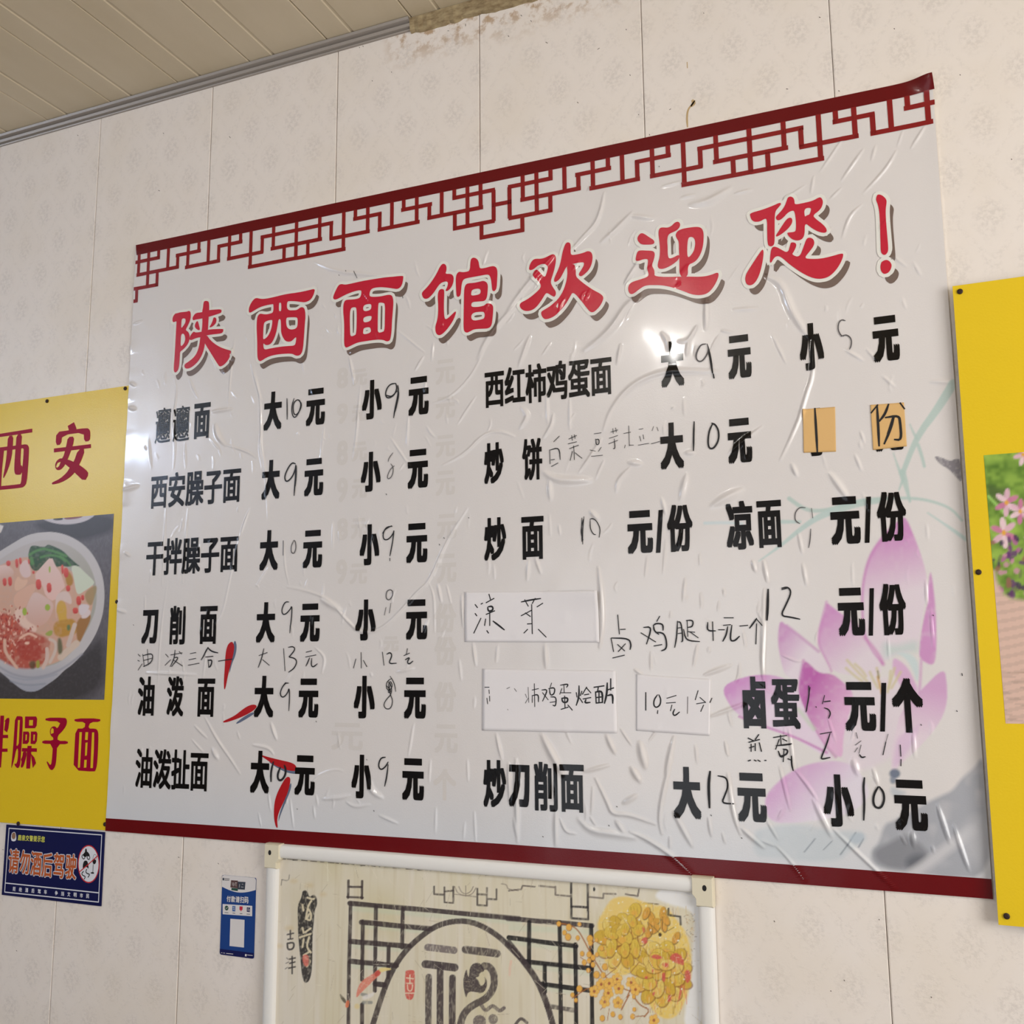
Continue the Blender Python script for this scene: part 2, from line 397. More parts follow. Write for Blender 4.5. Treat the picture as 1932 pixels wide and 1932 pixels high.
struct('door_1', join([box(a, b, YF - .06, YF, c_, d) for a, b, c_, d in ((-.45, -.38, 0, 2.2), (1.58, 1.65, 0, 2.2), (-.38, 1.58, 2.13, 2.2))]), m_white_al)
# aluminium trim between wall and ceiling, broken off right of the menu's second third
xe = 1.015
tp = [(0, 3.195), (-.005, 3.195), (-.006, 3.198), (-.003, 3.201), (-.010, 3.203), (-.012, 3.210), (-.006, 3.213), (-.018, 3.217), (-.020, 3.2235), (0, 3.2235)]
tv = [(x, y, z) for x in (XL, xe) for y, z in tp]; k = len(tp)
struct('trim_1', (tv, [[i, i + k, (i + 1) % k + k, (i + 1) % k] for i in range(k)] + [list(range(k))[::-1], list(range(k, 2 * k))]), m_alu)
V, F = [], []; xs = np.arange(xe, XR, .012); rr = np.random.default_rng(5)
lo_ = 3.186 + np.cumsum(rr.normal(0, .0016, len(xs))) * .35 + rr.normal(0, .0016, len(xs)); dy = .006 + .003 * rr.random(len(xs))
lo_ = np.clip(lo_, 3.175, 3.20)
for i, x in enumerate(xs):
    V += [(x, 0, lo_[i]), (x, -dy[i], lo_[i] + .004), (x, -dy[i] - .004, 3.214), (x, -.011, 3.2245)]
    if i: a = 4 * i; F += [[a - 4, a, a + 1, a - 3], [a - 3, a + 1, a + 2, a - 2], [a - 2, a + 2, a + 3, a - 1]]
struct('trim_2', (V, F), m_torn)
# stains and fly specks on the wall
VT = [ribbon(wall(px('T3', [(1355, 735), (1335, 765), (1305, 800), (1298, 860), (1303, 925)])), .004), ribbon(wall(px('T3', [(1340, 735), (1352, 752), (1335, 770)])), .008),
      ribbon(wall(px('T3', [(1300, 455), (1302, 495)])), .003)]
flat('drip_stain', merge(VT), -.0004, mat('tea stain', srgb(196, 168, 122), .6), wb, 'pale brown drip')
VT = []
for c, s in (('T1', '1190,970 1195,975;1155,1388 1165,1392;1672,995 1680,1005;565,985 570,990;350,245 355,248'), ('T2', '765,345 768,348;790,335 795,340;998,525 1002,528;858,588 862,592;1540,175 1540,190;1850,260 1855,268;1410,225 1418,225'),
             ('T3', '160,150 165,158;88,110 95,118;270,308 282,315;648,360 660,352;500,745 506,752;883,545 886,552;945,835 948,838;1172,800 1180,795;1420,95 1422,98;1215,962 1217,965;1025,980 1027,985'),
             ('T4', '440,125 446,128;200,648 210,650;580,662 586,665;985,208 988,212;1840,1160 1842,1164;1465,545 1468,548'),
             ('I', '20,660 25,662;1300,715 1306,718;120,1395 124,1400;1590,760 1595,765'), ('L', '110,1180 114,1186;522,1690 526,1692;620,1612 624,1616;1255,1735 1258,1738;875,1170 877,1172')):
    for pl in parse(s): VT.append(ribbon(wall(px(c, pl)), .0022))
o = flat('fly_specks', merge(VT), -.0004, mat('fly speck', srgb(70, 54, 40), .7), wb); o['kind'] = 'stuff'

# ------------------------------------------------------------------ the menu poster: height field of its wrinkles
PC = wall([(259.5, 464), (1758, 148), (202, 1567), (1873, 1695)])    # TL TR BL BR
BX0, BX1, BZ0, BZ1 = PC[:, 0].min() - .01, PC[:, 0].max() + .01, PC[:, 1].min() - .01, PC[:, 1].max() + .01
HS = .002
hx, hz = np.arange(BX0, BX1, HS), np.arange(BZ0, BZ1, HS)
HX, HZ = np.meshgrid(hx, hz, indexing='ij'); Hf = np.zeros_like(HX)
def wrinkle(P, sig, amp, taper=True):
    P = chaikin(P, 2, False); seg = np.linalg.norm(np.diff(P, axis=0), axis=1); cum = np.concatenate([[0], np.cumsum(seg)]); L = cum[-1] + 1e-9
    lo, hi = P.min(0) - sig * 3, P.max(0) + sig * 3
    i0, i1 = np.searchsorted(hx, [lo[0], hi[0]]); j0, j1 = np.searchsorted(hz, [lo[1], hi[1]])
    if i1 <= i0 or j1 <= j0: return
    x, z = HX[i0:i1, j0:j1], HZ[i0:i1, j0:j1]; best = np.full(x.shape, 1e9); tt = np.zeros(x.shape)
    for i in range(len(P) - 1):
        d = P[i + 1] - P[i]; t = np.clip(((x - P[i, 0]) * d[0] + (z - P[i, 1]) * d[1]) / (d @ d + 1e-12), 0, 1)
        r = np.hypot(x - P[i, 0] - t * d[0], z - P[i, 1] - t * d[1]); kk = r < best
        best[kk] = r[kk]; tt[kk] = ((cum[i] + t * seg[i]) / L)[kk]
    tp_ = np.sin(np.pi * np.clip(tt * .92 + .04, 0, 1)) ** .6 if taper else 1
    s_ = sig * (.55 + .45 * tp_) if taper else sig
    Hf[i0:i1, j0:j1] = np.maximum(Hf[i0:i1, j0:j1], 0) + amp * tp_ * np.exp(-(best / s_) ** 2) * (1 - .5 * np.clip(Hf[i0:i1, j0:j1] / .0015, 0, 1))
WR = [
('T3', '700,1415 680,1530 640,1640 560,1720 470,1820|30;900,1560 780,1690 680,1770|40;900,1580 1060,1600|34;1120,1370 1280,1330|22;1260,1450 1360,1430|24;1330,1500 1460,1480 1620,1380|54;580,1400 600,1360|14;1650,1420 1780,1390|22'),
('C', '330,20 180,180 60,330 0,420|44;950,60 850,220|30;940,310 860,380 760,540 650,640 560,700|52;1440,330 1440,550|28;1370,530 1310,640 1240,640|22;1310,640 1300,740|18;1120,580 1165,640 1165,700|24;700,1280 740,1150 860,990 1000,900 1180,850 1530,860|40;820,660 795,800|22;160,600 80,820|34;250,740 310,650|16;260,1590 350,1650 600,1650|56;300,1650 310,1790|40;880,1520 970,1530|38;890,1560 800,1650 790,1730|34;1300,1610 1260,1790|44;520,1590 600,1480 680,1350|26;280,1040 290,1240|18;330,1170 320,1250 260,1340|28;450,1060 450,1280|18;100,1120 150,1180 90,1270|38;1850,1260 1610,1450|30;1490,1830 1700,1720|58;1290,1450 1360,1450|36;1200,1120 1205,1125|24;1120,1780 1150,1900|24;1550,560 1640,580|18;1640,410 1820,400|22;700,1500 640,1640|18'),
('D', '70,170 170,220 230,400 300,520 360,600|52;395,640 400,880 340,1050 290,1230 160,1500|26!;100,590 200,800|18;630,700 760,780|22;780,690 860,780|18;900,890 990,970|20;1250,930 1400,940|26;740,1290 770,1380|16;700,1460 750,1580|20;520,1600 650,1780|44;240,1530 280,1620|30;980,20 1080,100|18;1120,60 1180,160|18;1040,320 1070,400|16'),
('T4', '620,1010 450,1260|18;760,1100 600,1330|22;1000,1110 930,1240 760,1420|22;1050,960 1010,1080|14;1210,930 1110,1090|20;750,1500 660,1580 610,1740|22;340,1360 190,1460|18;850,1070 820,1180|16;600,1380 520,1460|18;400,1290 380,1420|16'),
('A', '1840,800 1880,950 1920,1080|18;1900,1130 1920,1280 1900,1400 1920,1560|18;1580,1250 1600,1330 1650,1390|46;1560,1150 1700,1130|30;1650,1390 1820,1440 1880,1490|18;1390,910 1450,1050|18;1280,900 1300,1010 1270,1200 1290,1400 1275,1560|14;1360,1380 1365,1560|14;1095,1350 1115,1560|14;950,1120 1000,1130|30;960,940 1000,960|26;910,1720 1020,1690|36;985,510 1050,490|22;1720,620 1690,900 1670,1150|16'),
('B', '0,800 60,1080 55,1400 90,1560 110,1930|18;780,960 760,1250 730,1500|18;700,750 740,950|22;1130,1180 1120,1400|18;1300,780 1310,650|16;1240,750 1180,850|20;1000,1340 1150,1560|16;1900,1330 1800,1290 1680,1310 1540,1460 1380,1540|24;1930,350 1700,620 1640,760|44;1690,680 1600,880 1450,1040 1310,1090|18;520,1250 490,1500|14;450,60 600,130 800,150 1000,170|36;1620,1040 1490,1240|18;1050,560 1250,720|16;1720,200 1560,220|16'),
('E', '1830,0 1760,200|18;1760,200 1690,490 1630,780 1580,850|14;1220,0 1190,560|12;1380,0 1340,540|12;1080,1195 1440,1210|22!;1505,1520 1600,1690 1700,1830 1760,1930|22;1430,1580 1520,1670|20;1410,1680 1500,1780|16;1560,1750 1600,1820|44;870,740 930,755|28;920,320 960,345|24;1230,540 1180,900 1160,1300|12;1520,980 1490,1240|12;1740,1620 1760,1680|14'),
('F', '250,570 400,600 560,660 660,790 760,890 850,905 960,860 1100,720 1200,600 1280,540 1400,250 1560,0|24;500,660 640,740|54;1280,540 1320,640 1320,900|12;220,230 230,420 260,560|13;450,1010 530,1080 500,1200|18;130,1560 170,1680|28;1345,550 1370,680|22;1410,560 1440,690|14;1170,1560 1130,1800|16;1770,1640 1810,1820|24;20,570 110,430|14;1520,630 1530,860|24;1050,1190 1170,1160|26;580,100 580,300|14;1500,1100 1515,1250|16;1600,980 1620,1140|22;1780,1000 1770,1120|18;0,1720 120,1740 150,1790|24'),
('G', '660,430 680,600 690,850 670,1010|32;1290,510 1275,680|18;1150,230 1130,480|14;1015,350 1000,500|14;1870,800 1850,1100 1860,1210|20!;920,1170 980,1210|20;1430,1210 1620,1140|26;1480,1510 1720,1420|22!;150,380 140,520|22;200,360 240,470|22;270,990 280,1160|34;250,1650 330,1800 400,1930|52;720,1650 780,1780|36;960,1700 1000,1880|50;1210,1660 1150,1930|30;1380,990 1350,1150|18;600,20 660,80|36;1395,330 1400,420|14;1040,1040 1040,1180|14;1570,580 1575,640|14;1780,380 1800,460|26;1860,380 1890,540|26;300,40 310,200|14;370,120 380,190|16;1580,1690 1600,1800|16;820,1600 900,1720|16'),
('K', '1190,0 1120,280 1100,450 1120,540|26;640,140 730,320 760,400 880,400 1070,470|26;520,440 600,520 760,540 920,570|46;790,450 850,540|36;890,530 1000,570 1200,700 1330,830|30!;60,0 70,600|30;350,380 350,630|30;1600,100 1640,400 1690,540|26;1690,490 1860,640|30;1210,390 1340,630|34;1460,420 1480,560|20;380,430 420,530 490,540|20;620,200 610,400|14;900,60 960,160|44;1560,530 1580,610|14;600,420 640,480|16;1180,560 1180,660|16;560,90 740,40|22;840,320 940,260|30'),
('L', '150,40 230,370|18;270,80 360,190 430,300|22;400,290 530,560|40;540,500 680,640 860,810 990,940|24!;120,620 230,730 340,890|20;20,590 120,630|16;60,440 140,580|18;1300,330 1390,610|30;1420,480 1470,640 1530,810|28;1120,520 1130,640|34;830,60 870,180|22;690,0 720,110|44;1030,540 1070,620|18;1260,620 1275,680|18'),
('H', '320,400 350,560|22;680,390 685,560|14;1215,520 1225,700|18;1250,720 1270,1010|16;40,590 20,1190 50,1280|22;220,1600 260,1900|20;1125,1620 1135,1810|22;290,180 320,330|22;1220,110 1230,230|14;160,1060 270,1110 320,1110|16;500,1500 560,1700|14;940,930 950,1100|14'),
('J', '430,170 480,110 600,70 650,85|16;510,290 640,280 700,260|30;850,150 860,230 940,280|46;680,310 740,350 850,330|24;920,410 1050,465|22;440,340 450,430|16;110,240 130,380|16;270,290 295,500|16;1290,0 1280,170|14;1330,350 1325,540|14;1560,0 1565,160|14;1610,380 1620,600|14;40,390 60,490|14;1540,460 1530,580|12;1860,30 1870,300|26;1900,430 1920,560|24'),
]
for c, s in WR:
    for it in s.split(';'):
        pp, w = it.split('|'); strong = w.endswith('!'); w = float(w.rstrip('!'))
        sig = w / s4 * 1.25e-3 * .40
        wrinkle(wall(px(c, parse(pp)[0])), max(sig, .0017), max(sig, .0017) * (1.25 if strong else .95) * (.75 if w > 32 else 1))
rr = np.random.default_rng(21)
for i in range(230):
    x, z = rr.uniform(BX0 + .04, BX1 - .04), rr.uniform(BZ0 + .1, BZ1 - .22); a = math.pi / 2 + rr.normal(0, .3) + (.35 if x < 1.2 else -.35) * (z > 2.1); L = rr.uniform(.008, .045)
    d = np.array([math.cos(a), math.sin(a)]) * L / 2; P = np.array([(x, z) - d, (x, z) + rr.normal(0, .003, 2), (x, z) + d])
    wrinkle(P, rr.uniform(.0017, .0026), rr.uniform(.0007, .0016))
Hf += .0008 * vnoise(HX, HZ, .11, 1) + .0005 * vnoise(HX * 1.3, HZ * .7, .05, 2)
Hf += (.0035 * np.clip(vnoise(HX * 0 + 3.3, HZ, .035, 9) - .45, 0, 1)) * np.exp(-np.clip(HX - PC[0, 0] - .006, 0, 1) / .012)
Hf += .0012 * np.exp(-np.clip(PC[3, 0] - HX, 0, 1) / .02)
Hf += .016 * np.exp(-((HX - PC[1, 0]) ** 2 + (HZ - PC[1, 1]) ** 2) / .03 ** 2)
Hx, Hz = np.gradient(Hf, HS)
Hm = Hf.copy()
for a in (-1, 0, 1):
    for b in (-1, 0, 1): Hm = np.maximum(Hm, np.roll(np.roll(Hf, a, 0), b, 1))
def samp(A, X, Z):
    u, v = np.clip((X - BX0) / HS, 0, A.shape[0] - 1.001), np.clip((Z - BZ0) / HS, 0, A.shape[1] - 1.001)
    i, j = u.astype(int), v.astype(int); f, g_ = u - i, v - j
    return (A[i, j] * (1 - f) + A[i + 1, j] * f) * (1 - g_) + (A[i, j + 1] * (1 - f) + A[i + 1, j + 1] * f) * g_
PB = .0045
def on_poster(name, parts, off, m, parent, label=None):   # parts: (V, T, extra) lists in wall coordinates
    Vs, Ts, k = [], [], 0
    for V, T, e in parts:
        Vs.append(np.stack([V[:, 0], -(PB + samp(Hm, V[:, 0], V[:, 1]) + off + e), V[:, 1]], 1)); Ts.append(T + k); k += len(V)
    V, T = np.vstack(Vs), np.vstack(Ts)
    n = np.stack([-samp(Hx, V[:, 0], V[:, 2]), -np.ones(len(V)), -samp(Hz, V[:, 0], V[:, 2])], 1); n /= np.linalg.norm(n, axis=1)[:, None]
    return mk(name, V, T, m, parent, nrm=n, label=label)
MP = root('menu_poster', 'large wrinkled white noodle menu poster with red title, lattice border and printed lotus', 'poster', (1.17, -PB, Z0))
nx, nz = 960, 740
ss, tt = np.meshgrid(np.linspace(0, 1, nx), np.linspace(0, 1, nz), indexing='ij'); ss, tt = ss.ravel()[:, None], tt.ravel()[:, None]
SP = (PC[2] * (1 - ss) + PC[3] * ss) * (1 - tt) + (PC[0] * (1 - ss) + PC[1] * ss) * tt
i, j = np.meshgrid(np.arange(nx - 1), np.arange(nz - 1), indexing='ij'); a = (i * nz + j).ravel()
SF = np.stack([a, a + nz, a + nz + 1, a + 1], 1)
pr = Print(SP[:, 0], SP[:, 1], -PB, (206, 202, 201), .80)
pr.gain = lin((222, 214, 203)) / pr.rgb[0]   # colours below are read off next to paper of this tone
# grey-blue wash along the foot of the sheet
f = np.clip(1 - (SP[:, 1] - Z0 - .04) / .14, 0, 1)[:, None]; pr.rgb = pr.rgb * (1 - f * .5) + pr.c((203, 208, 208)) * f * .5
PK, PALE, TEAL = (204, 138, 184), (224, 208, 208), (180, 198, 184)
# stems
for s, w, w2 in (('1415,945 1300,1130 1150,1330 1045,1600', 66, 36), ('1045,1590 1075,1700 1100,1800', 50, 20), ('1100,1240 1125,1300 1150,1340', 10, 22), ('1160,1390 1190,1480 1205,1545', 26, 22), ('980,1450 1010,1540 1050,1640', 8, 26), ('1050,1640 1020,1720', 24, 10),
                 ('220,1780 330,1860 450,1875 620,1830 750,1790 900,1780 1100,1775 1250,1795 1400,1850 1480,1940', 30, 18), ('600,1850 700,1820 900,1790', 60, 40)): pr.line('D', s, w, TEAL, 3, .85, w2=w2)
for s, w, w2 in (('560,10 430,60 300,150 170,260 60,340 0,380', 50, 8), ('170,95 300,95', 30, 20), ('1230,30 1380,130 1510,225', 10, 30)): pr.line('H', s, w, (184, 202, 190), 3, .85, w2=w2)
pr.line('G', '1430,105 1600,100 1700,110', 22, (200, 212, 206), 4, .8)
pr.poly('D', '1280,1470 1330,1480 1395,1510 1430,1490 1475,1495 1485,1670 1440,1630 1390,1570 1320,1530 1285,1490', (140, 134, 134), 2, tex=.3)
# lotus petals
pr.poly('Q6', '640,-60 1000,-100 1240,-60 1500,60 1500,200 1350,330 1150,440 1090,560 800,700 640,600 620,300', PALE, 14, .8)
pr.poly('Q5', '1690,550 1720,700 1745,950 1755,1200 1750,1450 1720,1540 1600,1480 1575,1420 1590,1250 1640,980 1670,900 1665,780', PK, 4, .9, tex=.2, tsc=9)
pr.poly('Q5', '1430,35 1330,110 1200,240 1090,400 1030,580 1000,800 1005,1050 1030,1250 1100,1400 1215,1510 1330,1420 1500,1400 1570,1330 1600,1100 1640,900 1665,700 1640,550 1570,330 1510,180 1460,60', PK, 4, .95, to=PALE, grad=[(1250, 250), (1380, 820)], tex=.12, tsc=9)
pr.line('Q5', '1420,50 1330,110 1200,240 1090,400 1030,580 1000,800 1005,1050 1030,1250 1100,1400 1205,1510', 26, (200, 128, 180), 5, .8)
pr.poly('Q5', '1200,1290 1320,1330 1420,1310 1560,1270 1575,1400 1480,1400 1330,1420 1220,1480', (196, 206, 194), 14, .8)
pr.poly('Q5', '640,890 700,940 820,1030 960,1100 1020,1230 1100,1400 1190,1500 1200,1650 900,1640 690,1590 620,1440 560,1330 560,1200 590,1080 630,960', PK, 4, .95, to=PALE, grad=[(640, 1050), (980, 1480)], tex=.12, tsc=9)
pr.line('Q5', '640,890 590,1080 560,1200 560,1330 620,1440 690,1590', 22, (202, 132, 182), 5, .7)
pr.poly('Q5', '170,1070 240,1130 330,1200 450,1300 540,1370 620,1470 690,1610 560,1610 400,1480 390,1700 230,1650 190,1540 150,1330 150,1200', (200, 142, 182), 4, .95, to=PALE, grad=[(190, 1250), (420, 1420)], tex=.15, tsc=9)
pr.line('Q5', '240,1130 330,1200 450,1300 560,1390', 26, (196, 138, 178), 5, .75)
pr.poly('Q6', '334,-234 376,-216 460,-130 570,-130 660,-60 760,40 700,250 660,400 660,590 560,510 470,430 400,300 320,140 295,20 300,-60', (184, 84, 158), 4, .97, to=(224, 176, 200), grad=[(380, 0), (700, 180)], tex=.15, tsc=8)
pr.line('Q6', '334,-234 300,-60 295,20 320,140 400,300 470,430 600,560', 24, (188, 96, 164), 5, .6)
pr.poly('X', '1361,1297 1390,1281 1430,1272 1470,1275 1500,1292 1515,1330 1540,1385 1580,1440 1540,1418 1500,1392 1440,1372 1400,1355 1375,1330', (200, 128, 182), 3, .95, to=(226, 204, 212), grad=[(1400, 1290), (1440, 1350)], tex=.12, tsc=8)
pr.line('X', '1395,1352 1440,1370 1500,1390 1560,1420', 5, (198, 126, 176), 3, .8)
pr.line('Q6', '290,170 350,240 420,330', 34, (196, 204, 176), 6, .7)
pr.poly('X', '1781,1258 1787,1290 1787,1330 1770,1370 1730,1415 1690,1450 1684,1475 1680,1420 1690,1380 1700,1340 1740,1300', (208, 156, 190), 4, .9, to=(226, 206, 208), grad=[(1760, 1300), (1740, 1390)])
pr.poly('Q5', '1310,1450 1380,1480 1460,1550 1530,1680 1570,1800 1500,1900 1400,1750 1310,1600', (214, 166, 196), 5, .85)
pr.poly('Q5', '1340,1400 1420,1440 1500,1540 1560,1720 1580,1600 1560,1470 1490,1410', (198, 212, 204), 6, .8)
pr.line('Q5', '1600,1480 1590,1700 1580,1800', 26, (206, 150, 188), 5, .7)
pr.line('Q5', '1030,1250 1120,1360 1190,1460 1215,1520', 34, (202, 128, 176), 6, .7)
for s in ('850,1480 960,1600 1050,1690', '930,1520 1000,1580 1040,1640', '840,1560 930,1640 1000,1690', '1080,1600 1120,1690 1160,1760', '1330,1560 1300,1660 1270,1760', '1290,1590 1280,1690 1260,1800', '1390,1600 1340,1690 1300,1760', '1150,1560 1170,1640'): pr.line('Q5', s, 26, (208, 194, 150), 4, .85)
pr.line('Q5', '1160,1650 1180,1730 1200,1810', 26, (206, 164, 92), 4, .9); pr.line('Q5', '1160,1590 1170,1660', 14, (90, 80, 50), 3, .7)
pr.poly('Q6', '10,960 30,870 100,790 200,700 320,640 450,605 620,590 760,640 850,760 890,900 700,1050 300,1110 60,1110', (210, 160, 194), 5, .95, to=(226, 214, 216), grad=[(160, 800), (420, 1080)], tex=.15, tsc=10)
pr.poly('Q6', '1070,640 1100,450 1130,380 1240,330 1300,280 1260,420 1180,540 1110,640', (218, 184, 204), 8, .7)
# ink wash
pr.poly('Q6', '0,1150 200,1120 400,1130 560,1180 760,1170 850,1200 850,1260 700,1350 640,1420 400,1430 100,1400 -80,1390 -80,1180', (198, 202, 198), 10, .9, tex=.2, tsc=14)
pr.poly('Q6', '1330,950 1480,880 1570,840 1640,740 1760,640 1810,560 1870,700 1900,1560 1500,1560 1330,1530 1100,1510 900,1460 890,1330 960,1280 1000,1120 1080,1090 1180,1050', (166, 166, 166), 9, .95, tex=.25, tsc=22)
pr.poly('Q6', '900,1340 1050,1270 1180,1190 1300,1280 1390,1380 1300,1480 1120,1500 960,1460', (128, 128, 128), 12, .8)
pr.poly('Q6', '1170,1420 1240,1370 1340,1370 1300,1450 1210,1500', (96, 98, 102), 14, .8)
pr.line('Q6', '1240,1530 1400,1420 1560,1290 1720,1180', 90, (208, 204, 198), 14, .8)
pr.poly('Q6', '1600,1200 1800,1000 1860,1300 1800,1500 1700,1400', (196, 194, 190), 26, .7)
pr.ell('Q6', 1090, 700, 46, 40, (92, 106, 122), 5, .9); pr.poly('Q6', '1050,720 1110,740 1090,790 1050,780', (110, 122, 136), 5, .8); pr.poly('Q6', '1060,800 1120,830 1200,860 1090,900 1050,860', (176, 182, 182), 8, .7)
for s, w in (('340,1350 390,1290 430,1240', 10), ('640,1370 700,1290 765,1190', 12), ('790,1310 830,1240', 12), ('500,1330 570,1260', 8)): pr.line('Q6', s, w, (128, 134, 140), 2, .8)
pr.poly('Q6', '700,1240 760,1190 830,1190 840,1240 780,1290', (180, 190, 192), 6, .7)
hh = samp(Hf, SP[:, 0], SP[:, 1])
sn = np.stack([-samp(Hx, SP[:, 0], SP[:, 1]), -np.ones(len(SP)), -samp(Hz, SP[:, 0], SP[:, 1])], 1); sn /= np.linalg.norm(sn, axis=1)[:, None]
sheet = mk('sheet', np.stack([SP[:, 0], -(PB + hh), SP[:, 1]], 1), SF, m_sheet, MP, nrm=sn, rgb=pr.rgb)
# turned-back rim so that the sheet has an edge
rim = np.concatenate([np.arange(nx) * nz, (nx - 1) * nz + np.arange(1, nz), (np.arange(nx - 1)[::-1]) * nz + nz - 1, np.arange(1, nz - 1)[::-1]])
rv = np.stack([SP[rim, 0], -(PB + hh[rim]), SP[rim, 1]], 1); rv2 = rv.copy(); rv2[:, 1] = -.0006; k = len(rim); i = np.arange(k)
mk('rim', np.vstack([rv, rv2]), np.stack([i, i + k, (i + 1) % k + k, (i + 1) % k], 1), m_white, MP)
# bands
def world_line(c, P): return wall(px(c, P))
def strip(lower, upper, n=60):            # long band between two edges, already fine
    t = np.linspace(0, 1, n * 6)
    lo = np.stack([np.interp(t, np.linspace(0, 1, len(lower)), lower[:, q_]) for q_ in (0, 1)], 1); up = np.stack([np.interp(t, np.linspace(0, 1, len(upper)), upper[:, q_]) for q_ in (0, 1)], 1)
    rows = 12; V = np.vstack([lo * (1 - r / rows) + up * (r / rows) for r in range(rows + 1)]); k = len(t); i, j = np.meshgrid(np.arange(k - 1), np.arange(rows), indexing='ij'); a = (j * k + i).ravel()
    T = np.concatenate([np.stack([a, a + 1, a + k + 1], 1), np.stack([a, a + k + 1, a + k], 1)]); return V, ccw(V, T), 0
tb = wall([(260.5, 483), (1763, 174.5)]); bb = wall([(203, 1543), (480, 1561.5), (960, 1592), (1432, 1626), (1870, 1657)])
ntop, nbot = PC[:2], np.stack([np.interp(np.linspace(0, 1, 5), [0, 1], PC[2:, q_]) for q_ in (0, 1)], 1)
on_poster('top_band', [strip(tb, ntop)], .0004, m_band, MP, 'maroon band along the top edge')
on_poster('bottom_band', [strip(nbot, bb)], .0004, m_band, MP, 'maroon band along the bottom edge')
# lattice border: one half repeat measured between the centre and the third quarter, mirrored
LA = wall([(948, 372)])[0, 0]; LB = wall(px('T3', [(1760, 1100)]))[0, 0]; half = LB - LA
HB = '15,1370 310,1308;105,1462 515,1383;20,1592 310,1545;-60,1712 105,1688;-105,1500 12,1482;505,1280 735,1236;610,1382 945,1312;940,1182 1170,1148;1050,1293 1400,1222;1395,1092 1760,1020;1510,1188 1760,1140;1280,1358 1760,1262'
VB = '12,1370 12,1596;110,1310 106,1465;212,1285 206,1560;310,1265 310,1310;310,1425 308,1550;105,1570 105,1690;413,1240 410,1400;513,1278 512,1388;728,1185 728,1242;620,1205 616,1385;832,1160 832,1330;942,1180 940,1318;1165,1085 1165,1152;1052,1108 1050,1298;1280,1065 1280,1362;1400,1090 1400,1225;1515,1005 1515,1192;1640,1165 1640,1290;1760,960 1760,1262'
bw = .0102
bandz = lambda x: np.interp(x, tb[:, 0], tb[:, 1])
cells = []
for kind, src in (('h', HB), ('v', VB)):
    for pl in parse(src):
        q_ = wall(px('T3', pl)); zoff = q_[:, 1] - bandz(q_[:, 0]); u = (q_[:, 0] - LA)
        if kind == 'h': zz = zoff.mean(); cells.append((u[0] - bw / 2 if u[0] > 0 else 0, min(u[1] + bw / 2, half), zz - bw / 2, zz + bw / 2))
        else: uu = u.mean(); cells.append((uu - bw / 2, min(uu + bw / 2, half), zoff[1] - bw * .12, .001 if zoff[0] > -.014 else zoff[0]))
parts = []
x_lo, x_hi = PC[0, 0] + .001, PC[1, 0] + .0015
for rep in range(-2, 2):
    for a0, a1, z0, z1 in cells:
        x0, x1 = ((LA + rep * half + a0, LA + rep * half + a1) if rep % 2 == 0 else (LA + (rep + 1) * half - a1, LA + (rep + 1) * half - a0))
        x0, x1 = max(x0, x_lo), min(x1, x_hi)
        if x1 - x0 < 1e-4: continue
        zb = bandz((x0 + x1) / 2); n1, n2 = max(1, int((x1 - x0) / .005)), max(1, int((z1 - z0) / .005))
        gx, gz, gf, _, _ = grid(x0, x1, zb + z0, zb + z1, .005)
        if z1 > z0: parts.append((np.stack([gx, gz], 1), np.concatenate([gf[:, [0, 1, 2]], gf[:, [0, 2, 3]]]), 0))
on_poster('lattice_border', parts, .0006, m_lat, MP, 'dark red fretwork pattern under the top band')
